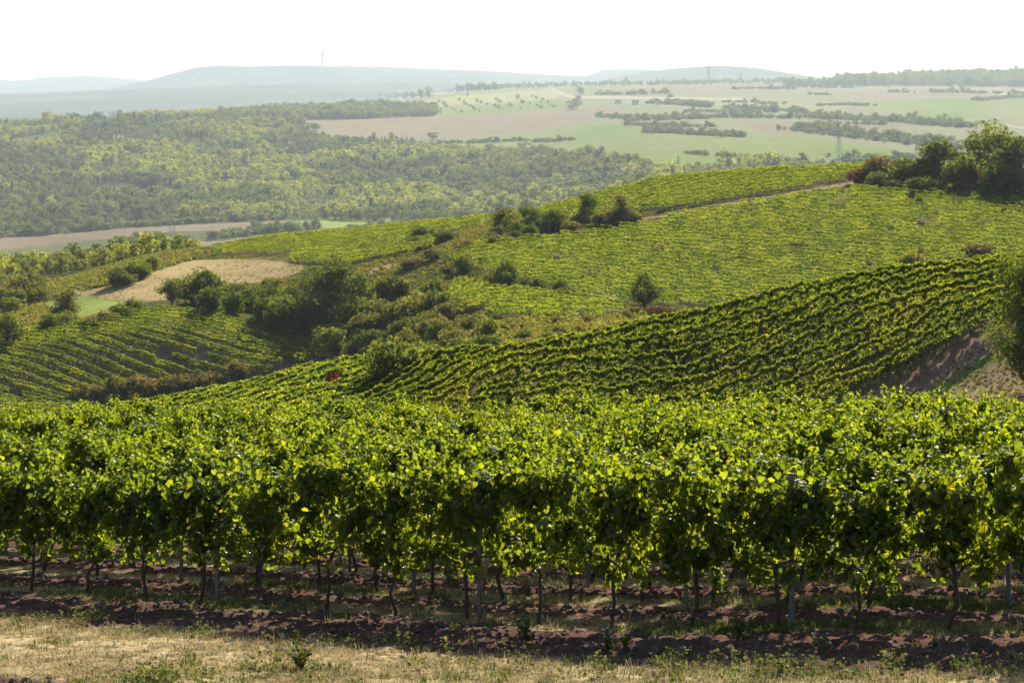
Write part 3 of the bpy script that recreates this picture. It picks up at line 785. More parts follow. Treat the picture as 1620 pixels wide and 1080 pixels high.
NROW_A = 12
AROT = math.atan2(RA[1], RA[0])
rA = random.Random(5)
for r in range(NROW_A):
    o2 = PA + NA*2.0*r
    ts = []
    for i in range(-40, 41):
        t = -.22 + 1.075*i + (r*.37 % 1.0 if r else 0)
        x, y = o2 + RA*t
        if y > 12 and abs(x/y) < .272 + .006*(r < 3): ts.append(t)
    for j, t in enumerate(ts):
        tt = t + rA.uniform(-.05, .05)
        x, y = o2 + RA*tt + NA*rA.uniform(-.03, .03)
        fol, tr = VINES[rA.randrange(len(VINES))]
        row = 'front row' if r == 0 else ORD[r] + ' row'
        v = thing('grapevine', 'leafy green grapevine in the %s of the near vineyard, %s from the left' % (row, ORD[j]), 'grapevine',
                  (x, y, hz(x, y)), AROT + (math.pi if rA.random() < .5 else 0) + rA.uniform(-.05, .05),
                  (rA.uniform(.90, 1.06), rA.uniform(.9, 1.25), rA.uniform(.86, 1.10)), 'vines of the near vineyard')
        f_ = obj('foliage', fol, v); obj('trunk', tr, v)
        if r == 0:
            rl = random.Random(900+j)
            sgn = -1 if abs((v.rotation_euler.z-AROT)) < 1 else 1     # the side towards the viewer
            for q in range(34):
                lf = obj('leaf', ONE_LEAF[rl.randrange(4)], f_, (rl.uniform(-.55, .55), sgn*(.17+abs(rl.gauss(0, .07))), .62+1.38*rl.random()**.8))
                nrm = Vector((rl.gauss(0, .45), sgn*1.0, rl.uniform(0, .9))).normalized()
                lf.rotation_euler = (Matrix.Rotation(rl.uniform(-.6, .6)+math.pi, 4, nrm) @ nrm.to_track_quat('Z', 'Y').to_matrix().to_4x4()).to_euler()
                k_ = rl.uniform(.055, .092); lf.scale = (k_, k_, k_)
            for q in range(3):
                obj('grape_cluster', GRAPES[q], v, (rl.uniform(-.45, .45), sgn*rl.uniform(.02, .15), rl.uniform(.66, .82)), rl.uniform(0, 6))
    if r < 5:
        pj = 0
        for i in range(-6, 7):
            t = 4.3*i + r*1.7 + (0 if r == 0 else .2)
            x, y = o2 + RA*t
            if y < 12 or abs(x/y) > .27: continue
            wooden = (r == 1 and i == 0)
            p = thing('trellis_post', 'slim dark steel post in the %s of near vines, %s from left' % ('front row' if r == 0 else ORD[r] + ' row', ORD[pj]), 'post',
                      (x, y, hz(x, y)), AROT, None, 'trellis posts of the near vineyard', POST)
            pj += 1

# ------------------------------------------------------------------ other vineyards
def mid_vine(seed, n, size, mat, shape='clus', L=1.15, H=1.95, th=.16):
    rng = np.random.default_rng(seed)
    k1 = int(15*L/1.15); k2 = int(12*L/1.15); nc = k1+k2; per = n//nc; n = nc*per
    top = H*(.90+.16*vnoise(np.linspace(0, L*1.7, k2)+seed, np.zeros(k2), seed))
    cx = np.concatenate([np.linspace(-L/2, L/2, k1) + rng.normal(0, .06, k1), np.linspace(-L/2, L/2, k2) + rng.normal(0, .08, k2)]); cz = np.concatenate([.60 + (H-.98)*rng.random(k1), top-.14+.1*rng.random(k2)])
    cc = np.stack([cx, rng.normal(0, th*.5, nc), cz], 1); rr = rng.uniform(.11, .23, nc)
    d = unit(n, rng); q = np.repeat(rr, per)[:, None]*(.5+.55*rng.random((n, 1)))
    P = np.repeat(cc, per, 0) + d*q*np.array([1.1, .8*th/.16, 1.0]); P[:, 2] = np.maximum(P[:, 2], .42)
    Nn = d*.9 + unit(n, rng)*.7 + np.array([0, 0, .3])
    return scatter_leaves('foliage', P, Nn, size*(.7+.6*rng.random(n)), mat, shape, rng)
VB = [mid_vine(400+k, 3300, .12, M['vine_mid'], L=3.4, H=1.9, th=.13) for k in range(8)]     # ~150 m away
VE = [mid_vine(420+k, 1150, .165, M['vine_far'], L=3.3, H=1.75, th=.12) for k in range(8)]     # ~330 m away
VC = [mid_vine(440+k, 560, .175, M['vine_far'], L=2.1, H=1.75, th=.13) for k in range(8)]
tb = MB(); tb.tube([(0, 0, -.2), (.02, 0, .3), (0, .02, .75)], [.035, .028, .03], 5)
for k in (-1, 1): tb.tube([(0, 0, .72), (k*.5, 0, .8)], [.02, .012], 4)
TB = tb.mesh('trunk', M['bark'])

def grid_rows(P0, R, Nv, spacing, gap, nrow, tmax, keep, jit=.12, seed=1):
    """rows of planting points: list of (row number, [(x, y)...])"""
    out = []; rg = np.random.default_rng(seed)
    for r in nrow:
        t = np.arange(-tmax, tmax, gap) + rg.uniform(0, gap)
        X = P0[0] + Nv[0]*spacing*r + R[0]*t; Y = P0[1] + Nv[1]*spacing*r + R[1]*t
        tj = rg.normal(0, gap*jit*.5, len(t)); X = X + R[0]*tj + rg.normal(0, jit*.4, len(t)); Y = Y + R[1]*tj + rg.normal(0, jit*.4, len(t))
        ok = Y > 20
        X, Y = X[ok], Y[ok]
        px, py = proj(X, Y, height(X, Y))
        k = keep(X, Y, px, py)
        if k.any(): out.append((r, X[k], Y[k]))
    return out

# right-hand vineyard: every row a thing of its own
crestD = lambda px: pchip(COLPX, KN[3][0], np.clip(px, -500, 2120))
rowsB = grid_rows(PB, RB, NB, 2.7, 3.15, range(0, 15), 90,
                  lambda X, Y, px, py: (px > 572) & (px < 1640) & (Y < crestD(px)+7) & (np.random.default_rng(3).random(len(X)) > .03), seed=11)
rB = random.Random(12)
for r, X, Y in rowsB:
    cx, cy_ = X.mean(), Y.mean(); cz = hz(cx, cy_)
    t = thing('vine_row', 'vine row of the right vineyard, %s up the slope from the reddish earth strip' % ORD[r], 'vine row', (cx, cy_, cz), 0, None, 'rows of the right vineyard')
    Zs = height(X, Y)
    for x, y, z in zip(X, Y, Zs):
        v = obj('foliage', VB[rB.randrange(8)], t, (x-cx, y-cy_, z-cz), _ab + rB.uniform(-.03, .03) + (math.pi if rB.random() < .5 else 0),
                (rB.uniform(.92, 1.08), rB.uniform(.85, 1.25), rB.uniform(.92, 1.08)))
        fl = abs(v.rotation_euler.z - _ab) > 1.5
        sl = (hz(x+RB[0]*1.4, y+RB[1]*1.4) - hz(x-RB[0]*1.4, y-RB[1]*1.4))/2.8
        v.rotation_euler.y = math.atan(sl)*(1 if fl else -1)
        if r < 2:
            for q in (-1.1, 0, 1.1): obj('trunk', TB, v, (q, 0, 0))

# left vineyard on the steep slope: rows as things too
POLY_E = [(-60,560),(60,527),(120,514),(175,520),(200,507),(235,498),(292,497),(380,517),(548,560),(480,578),(400,596),(330,616),(120,660),(-60,668)]
_ae = math.radians(-28); RE = np.array([math.cos(_ae), math.sin(_ae)]); NE = np.array([-RE[1], RE[0]])
PE = np.array(hit(100, 640, 280))
rowsE = grid_rows(PE, RE, NE, 2.6, 3.1, range(-8, 26), 90, lambda X, Y, px, py: in_poly(px, py, POLY_E) & (Y > 285) & (Y < 380) & (fbm(X/5, Y/5, 2, 5) > .22), seed=21)
rE = random.Random(22)
rowsE = [q for q in rowsE if len(q[1]) > 3]
for k, (r, X, Y) in enumerate(rowsE):
    cx, cy_ = X.mean(), Y.mean(); cz = hz(cx, cy_); Zs = height(X, Y)
    t = thing('vine_row', 'vine row of the steep left vineyard, %s from the bottom of the slope' % ORD[k], 'vine row', (cx, cy_, cz), 0, None, 'rows of the left vineyard')
    for x, y, z in zip(X, Y, Zs):
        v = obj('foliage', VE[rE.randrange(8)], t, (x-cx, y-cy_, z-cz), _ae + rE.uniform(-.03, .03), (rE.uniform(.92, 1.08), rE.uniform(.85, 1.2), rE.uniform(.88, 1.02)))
        v.rotation_euler.y = -math.atan((hz(x+RE[0]*1.4, y+RE[1]*1.4) - hz(x-RE[0]*1.4, y-RE[1]*1.4))/2.8)

GV, nV = proto_set('vineyard_vine', VC)
VINE_POLYS = [(POLY_E, 285, 380)]
def vineyard(label, poly, d0, d1, ang, P0, spacing=2.5, gap=1.95, n=90, seed=1, thin=.26, group=None):
    VINE_POLYS.append((poly, d0, d1))
    a = math.radians(ang); R = np.array([math.cos(a), math.sin(a)]); Nv = np.array([-R[1], R[0]])
    rows = grid_rows(np.array(P0), R, Nv, spacing, gap, range(-n, n), 240,
                     lambda X, Y, px, py: in_poly(px, py, poly) & (Y > d0) & (Y < d1) & (fbm(X/4, Y/4, 2, seed) > thin), seed=seed, jit=.14)
    X = np.concatenate([q[1] for q in rows]); Y = np.concatenate([q[2] for q in rows])
    rg = np.random.default_rng(seed); m = len(X)
    big = .82 + .32*fbm(X/9, Y/9, 3, seed+2)
    s_ = np.stack([rg.uniform(.85, 1.1, m), rg.uniform(.8, 1.2, m), rg.uniform(.84, 1.1, m)*big], 1)
    o = scatter_obj('vineyard', group or GV, np.stack([X, Y, height(X, Y)], 1), rg.integers(0, nV, m), a + rg.normal(0, .05, m), s_, np.stack([np.zeros(m), -np.arctan((height(X+R[0], Y+R[1])-height(X-R[0], Y-R[1]))/2)], 1))
    mark(o, 'stuff', label, 'vineyard'); return o
vineyard('large hillside vineyard with scattered yellow-green vines in the middle distance',
         [(700,412),(760,390),(900,378),(1000,364),(1100,341),(1200,324),(1350,303),(1400,308),(1700,318),(1700,415),(1540,410),(1430,430),(1300,455),(1150,484),(1040,486),(960,480),(880,457),(800,442),(740,418)], 332, 440, -36, hit(1200, 400, 330), seed=31, thin=.30, spacing=2.9)
vineyard('small vineyard patch below the two dark round trees', [(585,438),(640,427),(700,427),(730,449),(800,464),(880,474),(1000,492),(940,506),(800,503),(720,484),(640,460)], 288, 378, -18, hit(800, 480, 290), seed=32)
vineyard('bright vineyard strip above the pale track on the crest', [(760,352),(850,350),(1010,341),(1200,310),(1340,286),(1400,280),(1470,262),(1470,220),(1200,245),(1000,270),(800,330)], 428, 500, 22, hit(1100, 310, 425), seed=33, thin=.1)
vineyard('far left vineyard strips above the tan dry field', [(342,396),(420,382),(560,366),(700,345),(760,345),(760,358),(690,374),(560,392),(440,402),(345,404)], 430, 575, 12, hit(500, 390, 430), spacing=2.6, seed=34, thin=.18)
vineyard('lower left vineyard strip beside the tan dry field', [(470,404),(560,396),(690,380),(690,392),(620,406),(560,418),(460,420)], 400, 560, -8, hit(560, 405, 400), spacing=2.6, seed=35, thin=.18)
GB, _ = proto_set('slope_vine', VE)
vineyard('vineyard slope between the near vines and the steep left vineyard', [(120,700),(200,668),(400,628),(560,592),(580,600),(580,720),(120,740)], 135, 198, 25, hit(400, 640, 140), spacing=2.5, gap=3.1, seed=36, thin=.2, group=GB)

# ------------------------------------------------------------------ single trees and shrubs of the middle distance
T_ = [ # name, kind, px, base py, height px, width px, label, category, nearest distance
 ('broadleaf_tree','edge_oak',1640,618,246,176,'big dark tree at the right edge beside the bare field','tree',105),
 ('broadleaf_tree','light2',1562,292,102,104,'tallest round tree of the hedge at upper right','tree',400),
 ('broadleaf_tree','oak0',1486,294,74,80,'dark tree left of the tallest tree in the upper right hedge','tree',400),
 ('broadleaf_tree','oak1',1612,306,96,110,'dark tree cut by the right edge in the upper hedge','tree',400),
 ('shrub','russet0',1552,306,46,96,'wide russet shrub at the foot of the tallest upper right tree','shrub',395),
 ('shrub','pale_shrub1',1606,312,42,60,'pale green shrub at the right end of the upper hedge','shrub',395),
 ('shrub','dark_shrub2',1522,304,56,80,'dark shrub between the russet shrub and the dark hedge tree','shrub',400),
 ('shrub','dark_shrub0',1456,296,50,72,'dark shrub next to the pale one in the upper hedge','shrub',400),
 ('shrub','olive_shrub',1425,294,46,66,'olive shrub in the middle of the upper right hedge','shrub',400),
 ('shrub','tan1',1390,291,44,50,'brownish feathery shrub near the left end of the upper hedge','shrub',400),
 ('shrub','russet2',1362,292,26,46,'low russet shrub at the left tip of the upper hedge','shrub',400),
 ('shrub','dark_shrub1',1592,314,60,90,'dark low shrub shading the vines at the upper right','shrub',395),
 ('shrub','dark_shrub0',1432,256,16,42,'small dark shrub on the skyline left of the upper hedge','shrub',430),
 ('shrub','dark_shrub2',1226,272,12,28,'tiny dark shrub on the vineyard skyline','shrub',430),
 ('round_tree','round0',1020,492,60,56,'lone round dark tree at the foot of the large hillside vineyard','tree',250),
 ('round_tree','round1',732,446,46,46,'left one of the two dark round trees in the vineyards','tree',280),
 ('round_tree','round0',800,458,46,48,'right one of the two dark round trees in the vineyards','tree',280),
 ('broadleaf_tree','olive1',799,368,42,48,'leftmost tree of the hedge below the crest vineyard','tree',380),
 ('broadleaf_tree','oak2',838,362,42,38,'second tree of the hedge below the crest vineyard','tree',380),
 ('broadleaf_tree','oak0',874,366,36,46,'third tree of the hedge below the crest vineyard','tree',380),
 ('broadleaf_tree','oak1',927,354,52,36,'slim dark tree of the hedge below the crest vineyard','tree',380),
 ('broadleaf_tree','olive_round0',985,355,48,46,'rounded olive tree at the right end of the crest hedge','tree',380),
 ('broadleaf_tree','oak2',727,352,22,26,'small tree on the skyline left of the crest hedge','tree',430),
 ('broadleaf_tree','oak0',790,346,26,32,'dark tree standing on the skyline behind the crest hedge','tree',430),
 ('shrub','olive_shrub',955,360,26,44,'olive shrub between the slim tree and the rounded one','shrub',380),
 ('shrub','tan0',905,372,16,34,'brownish shrub below the crest hedge trees','shrub',370),
 ('shrub','russet1',918,376,14,24,'small russet shrub below the slim dark tree','shrub',370),
 ('shrub','dark_shrub1',666,382,24,40,'dark shrub left of the crest hedge between vineyard strips','shrub',380),
 ('shrub','dark_shrub2',706,382,16,46,'low dark shrub next to the vineyard strips','shrub',380),
 ('shrub','olive_shrub',850,382,14,44,'low olive shrub on the bank under the crest hedge','shrub',350),
 ('shrub','olive_shrub1',790,388,16,50,'olive shrub on the bank above the large vineyard','shrub',350),
 ('shrub','tan2',740,396,16,50,'tan shrub along the bank above the large vineyard','shrub',350),
 ('shrub','olive_shrub2',688,410,16,50,'olive shrub at the lower end of the bank','shrub',340),
 ('shrub','tan1',650,424,16,44,'tan shrub where the bank meets the pale path','shrub',330),
 ('broadleaf_tree','oak0',527,524,112,112,'biggest dark tree in the scrub hollow left of centre','tree',330),
 ('broadleaf_tree','oak2',492,498,72,70,'dark tree leaning on the biggest hollow tree','tree',330),
 ('broadleaf_tree','light0',570,500,58,50,'paler tree on the right of the biggest hollow tree','tree',330),
 ('round_tree','round1',272,486,46,50,'round dark tree below the tan dry field','tree',330),
 ('round_tree','olive_round0',104,508,50,54,'dark round tree beside the small bright meadow','tree',330),
 ('round_tree','light_round1',12,550,56,52,'pale tree cut by the left edge above the steep vineyard','tree',330),
 ('shrub','olive_bush',618,622,84,112,'large yellowish green shrub at the left end of the right vineyard','shrub',130),
 ('shrub','russet0',538,626,44,56,'dark red shrub above the near vines left of centre','shrub',130),
 ('shrub','pale_shrub0',690,575,34,80,'pale green shrub on the crest of the right vineyard','shrub',140),
 ('shrub','dark_shrub1',770,562,32,56,'dark green shrub on the crest of the right vineyard','shrub',140),
 ('shrub','pale_shrub2',735,566,32,70,'pale shrub left of the dark one on the vineyard crest','shrub',140),
 ('shrub','tan0',830,560,26,60,'tan weedy shrub behind the right vineyard crest','shrub',140),
 ('shrub','pale_shrub1',880,548,24,60,'pale weedy shrub behind the right vineyard crest','shrub',140),
 ('shrub','dark_shrub2',884,534,18,30,'small dark shrub behind the right vineyard crest','shrub',150),
 ('shrub','russet1',1042,502,18,56,'russet shrub beside the lone round tree','shrub',240),
 ('shrub','tan1',1548,410,26,50,'brownish shrub on the crest of the right vineyard','shrub',170),
 ('shrub','olive_shrub',1450,432,34,56,'olive shrub on the crest left of the brownish one','shrub',170),
 ('shrub','tan0',142,640,36,60,'leftmost dry yellow shrub behind the near vines','shrub',180),
 ('shrub','shrub2',182,634,40,36,'olive shrub among the dry yellow ones','shrub',180),
 ('shrub','tan2',222,630,34,60,'dry yellow shrub right of the olive one','shrub',180),
 ('shrub','tan1',276,622,28,66,'dry yellow shrub in the middle of its row','shrub',180),
 ('shrub','tan0',330,610,24,60,'dry yellow shrub second from the right of its row','shrub',180),
 ('shrub','tan2',376,600,28,40,'rightmost dry yellow shrub below the steep vineyard','shrub',180),
]
TREE['olive_shrub'] = TREE['shrub0']; TREE['olive_shrub1'] = TREE['shrub1']; TREE['olive_shrub2'] = TREE['shrub2']; variant('olive_bush', 'shrub1', M['light'])
for nm, kind, px, py, hp, wp, lab, cat, dm in T_:
    plant_px(nm, kind, px, py, hp, wp, lab, cat, dm)

# scrub thicket in the hollow and its hedges: bushes of one mass, told apart only by kind
rs = random.Random(77)
def bushes(poly, n, hp, kinds, label, dmin, dmax, group, wfac=1.3, name='shrub'):
    made = 0; tries = 0; done = []
    xs = [p[0] for p in poly]; ys = [p[1] for p in poly]
    while made < n and tries < n*30:
        tries += 1
        px = rs.uniform(min(xs), max(xs)); py = rs.uniform(min(ys), max(ys))
        if not in_poly(np.array([px]), np.array([py]), poly)[0]: continue
        h = rs.uniform(*hp)
        done.append(plant_px(name, rs.choice(kinds), px, py, h, h*wfac*rs.uniform(.8, 1.3), label, name, dmin, dmax, group)); made += 1
    done.sort(key=lambda o: o.location.x/o.location.y)
    for k, o in enumerate(done): o['label'] = '%s, %s from the left' % (label, ORD[k])
dk = ['dark_shrub0', 'dark_shrub1', 'dark_shrub2']; ol = ['shrub0', 'shrub1', 'shrub2']; pl = ['pale_shrub0', 'pale_shrub1', 'pale_shrub2']; tn = ['tan0', 'tan1', 'tan2']
bushes([(285,505),(300,480),(470,490),(500,530),(440,535),(370,512)], 20, (34, 58), dk, 'dark shrub in the thicket left of the big hollow tree', 325, 480, 'dark thicket', 1.2)
bushes([(300,478),(350,462),(460,462),(480,480),(400,488)], 12, (20, 38), ol + tn[:1], 'olive shrub on top of the dark thicket', 335, 480, 'olive thicket', 1.3)
bushes([(560,570),(490,550),(560,515),(660,485),(720,495),(780,540),(640,590)], 44, (24, 46), ol + dk[:1] + pl[:1], 'mixed olive shrub in the scrub hollow', 235, 400, 'scrub hollow')
bushes([(590,500),(620,462),(690,480),(720,500),(640,520)], 9, (34, 52), ol + dk, 'tall shrub right of the big hollow tree', 290, 400, 'tall hollow shrubs', 1.1)
bushes([(760,540),(720,500),(860,512),(1000,506),(1000,512),(930,535),(820,560)], 18, (10, 18), ol + pl, 'low olive shrub below the small vineyard patch', 220, 360, 'low scrub', 1.7)
bushes([(690,432),(700,424),(770,440),(860,458),(980,478),(1000,488),(880,470),(770,455)], 18, (12, 24), ol + dk + tn[:1], 'shrub of the hedge under the large hillside vineyard', 320, 390, 'hedge under the large vineyard', 1.6)
bushes([(130,525),(180,505),(215,490),(240,490),(200,510),(150,530)], 10, (16, 30), dk + ol, 'dark hedge shrub above the steep left vineyard', 330, 440, 'hedge above the left vineyard', 1.6)
bushes([(40,545),(60,520),(130,500),(130,512),(70,540)], 9, (18, 32), dk + ol, 'dark shrub below the round tree at the bright meadow', 330, 440, 'shrubs below the bright meadow', 1.5)
bushes([(180,452),(250,424),(290,408),(300,408),(255,426),(190,460)], 13, (18, 30), dk + pl + ol, 'shrub of the hedge along the tan dry field', 380, 620, 'hedge along the tan field', 1.3)
bushes([(0,500),(0,470),(60,465),(110,462),(60,490)], 12, (24, 40), dk + pl + ol, 'shrub at the left edge above the pale tree', 380, 620, 'shrubs at the left edge', 1.3)
bushes([(640,395),(700,375),(720,380),(660,405)], 6, (10, 18), ol + dk, 'shrub between the two far vineyard strips', 380, 520, 'shrubs between vineyard strips', 1.6)
bushes([(1150,484),(1300,452),(1430,426),(1430,432),(1300,460),(1150,490)], 16, (8, 15), dk + ol, 'low dark shrub along the lower edge of the large vineyard', 325, 400, 'lower edge of the large vineyard', 2.0)
bushes([(770,378),(800,366),(1000,352),(1010,358),(900,374),(780,388)], 22, (12, 24), dk + ol, 'hedge shrub under the crest hedge trees', 360, 440, 'crest hedge undergrowth', 1.7)
bushes([(1360,296),(1600,312),(1600,320),(1360,300)], 9, (14, 28), dk, 'dark undergrowth shrub below the upper right hedge', 390, 440, 'undergrowth of the upper hedge', 1.8)

# ------------------------------------------------------------------ distant woods
fo = [crown_mesh('crown', 10, 8, 14, 34, .85, M['wood_dark'], 500+k, base=.08, clr=.26)[0] for k in range(3)]
fl = [remat(m, M['wood_pale']) for m in fo]; fv = [remat(m, M['wood_olive']) for m in fo]
def pine_mesh(seed):
    rng = np.random.default_rng(seed); n = 260
    f = rng.random(n)**.8; a = rng.random(n)*6.283; r = 2.3*(1.05-f)*(.5+.5*rng.random(n))
    P = np.stack([r*np.cos(a), r*np.sin(a), 1+f*11], 1); Nn = np.stack([np.cos(a), np.sin(a), .6+0*a], 1) + unit(n, rng)*.4
    return scatter_leaves('crown', P, Nn, .95, M['pine'], 'clus', rng)
fp = [pine_mesh(520+k) for k in range(2)]
fs = [crown_mesh('crown', 4, 6, 10, 26, .7, M['wood_olive'], 530+k, base=.0, clr=.26)[0] for k in range(2)]
fsd = [remat(m, M['wood_dark']) for m in fs]
GW, nW = proto_set('woodland', fo + fl + fv + fp + fs + fsd)    # 0-2 dark, 3-5 pale, 6-8 olive, 9-10 conifer, 11-12 scrub, 13-14 dark scrub
FAR = fo + fl + fv + fp + fs + fsd
FAR_TRUNK = MB().tube([(0, 0, -.5), (0, 0, 1.5), (.1, 0, 5)], [.28, .22, .1], 6).mesh('trunk', M['bark'])

def wood(label, poly, d0, d1, sx, sy, hs, mix, seed, big=False, singles=0, slabel='', sgroup=''):
    """trees filling an outlined stretch of land; the largest stand as single trees"""
    rg = np.random.default_rng(seed)
    Xm = (max(p[0] for p in poly)-CX)/F*d1 if max(p[0] for p in poly) > CX else (max(p[0] for p in poly)-CX)/F*d0
    X0 = (min(p[0] for p in poly)-CX)/F*(d1 if min(p[0] for p in poly) < CX else d0)
    gx, gy = np.meshgrid(np.arange(X0, Xm, sx), np.arange(d0, d1, sy), indexing='ij')
    X = gx.ravel() + rg.uniform(-.5, .5, gx.size)*sx; Y = gy.ravel() + rg.uniform(-.5, .5, gx.size)*sy
    px, py = proj(X, Y, height(X, Y))
    k = in_poly(px, py, poly); X, Y = X[k], Y[k]
    k = (fbm(X/70, Y/110, 3, seed+1) > .35); X, Y = X[k], Y[k]
    m = len(X)
    zt = fbm(X/120+5, Y/260, 3, seed+2) + rg.normal(0, .05, m)
    idx = mix(zt, rg, m)
    h = rg.uniform(hs[0], hs[1], m)*(.55+.9*fbm(X/60, Y/90, 2, seed+3))*np.where(rg.random(m) < .12, 1.35, 1)
    nom = np.where(idx < 9, 10.0, np.where(idx < 11, 12.0, 4.0))
    h = np.where(idx >= 11, h*.45, h)
    sz = h/nom; sw = sz*rg.uniform(.85, 1.25, m)
    P = np.stack([X, Y, height(X, Y)-.2], 1); rot = rg.uniform(0, 6.28, m)
    order = np.argsort(-h/Y); one = order[:singles]; rest = order[singles:]
    for q in one:
        t = thing('tree', slabel, 'tree', P[q], float(rot[q]), (sw[q], sw[q], sz[q]), sgroup)
        obj('trunk', FAR_TRUNK, t); obj('crown', FAR[idx[q]], t)
    o = scatter_obj('woodland', GW, P[rest], idx[rest], rot[rest], np.stack([sw, sw, sz], 1)[rest])
    mark(o, 'stuff', label, 'woodland')
def mix_a(z, rg, m):
    i = np.where(z < .46, rg.integers(0, 3, m), np.where(z < .54, rg.integers(6, 9, m), np.where(z < .66, rg.integers(3, 6, m), rg.integers(11, 13, m))))
    return np.where((z < .40) & (rg.random(m) < .25), rg.integers(9, 11, m), i)
def mix_dark(z, rg, m): return np.where(rg.random(m) < .75, rg.integers(0, 3, m), rg.integers(6, 9, m))
def mix_b(z, rg, m): return np.where(z < .5, rg.integers(0, 3, m), np.where(z < .6, rg.integers(3, 6, m), rg.integers(6, 9, m)))
W1 = [(-80,196),(130,192),(340,184),(470,192),(500,218),(590,230),(700,240),(850,246),(960,256),(1100,268),(1180,262),(1300,268),(1300,278),(1000,304),(860,334),(760,352),(690,360),(640,352),(450,346),(300,352),(150,362),(-80,372)]
wood('wooded valley side of mixed dark and pale green trees', W1, 2150, 4600, 11.5, 16, (10, 17), mix_a, 601, singles=60, slabel='broadleaf tree at the lower edge of the wooded valley side', sgroup='trees of the wooded valley side')
wood('tall dark tree belt beside the broad pinkish field', [(352,190),(400,176),(470,168),(560,162),(640,158),(690,160),(690,184),(560,189),(470,190)], 3500, 5300, 10, 12, (13, 18), mix_dark, 603)
W3 = [(-80,500),(0,455),(60,440),(150,428),(230,418),(262,412),(300,408),(340,402),(300,404),(100,414),(-80,424)]
wood('near woodland on the left behind the tan dry field', W3, 560, 1500, 6, 8, (3.5, 6), mix_b, 605, singles=70, slabel='tree of the woodland left behind the tan dry field', sgroup='trees behind the tan field')
wood('hazy wooded ridge top under the wind turbines', [(1240,136),(1300,133),(1340,128),(1420,118),(1700,112),(1700,138),(1620,138),(1420,136),(1340,137)], 6300, 8300, 16, 24, (15, 26), mix_dark, 607)
wood('far trees scattered along the plateau edge', [(640,148),(760,144),(900,138),(1240,134),(1240,128),(900,132),(640,140)], 5500, 9000, 55, 60, (10, 16), mix_dark, 609)

# hedgerows between the far fields
def hedgerow(pts, hh, label, dmin=2000, width=5, dens=1.0, tall=.12, kinds=(11, 12, 13, 14, 13, 14, 0)):
    rg = np.random.default_rng(int(pts[0][0]*7+pts[0][1]))
    W = [hit(px, py, dmin) for px, py in pts]
    Xs, Ys = [], []
    for (x0, y0), (x1, y1) in zip(W[:-1], W[1:]):
        Ln = math.hypot(x1-x0, y1-y0); m = max(3, int(Ln/4.2*dens)); t = rg.random(m)
        Xs.append(x0+(x1-x0)*t + rg.normal(0, width*.4, m)); Ys.append(y0+(y1-y0)*t + rg.normal(0, width, m))
    X = np.concatenate(Xs); Y = np.concatenate(Ys); m = len(X)
    k = fbm(X/25, Y/40, 2, int(pts[0][0])) > .27; X, Y = X[k], Y[k]; m = len(X)
    if m == 0: return
    idx = np.array(kinds)[rg.integers(0, len(kinds), m)]
    tree = rg.random(m) < tall; idx = np.where(tree, rg.integers(0, 3, m), idx)
    nom = np.where(idx < 9, 10.0, np.where(idx < 11, 12.0, 4.0))
    h = hh*rg.uniform(.6, 1.25, m)*np.where(tree, 1.7, 1.0)
    sz = h/nom; sw = sz*rg.uniform(1.0, 1.5, m)
    o = scatter_obj('hedgerow', GW, np.stack([X, Y, height(X, Y)-.2], 1), idx, rg.uniform(0, 6.28, m), np.stack([sw, sw, sz], 1))
    mark(o, 'stuff', label, 'hedgerow')
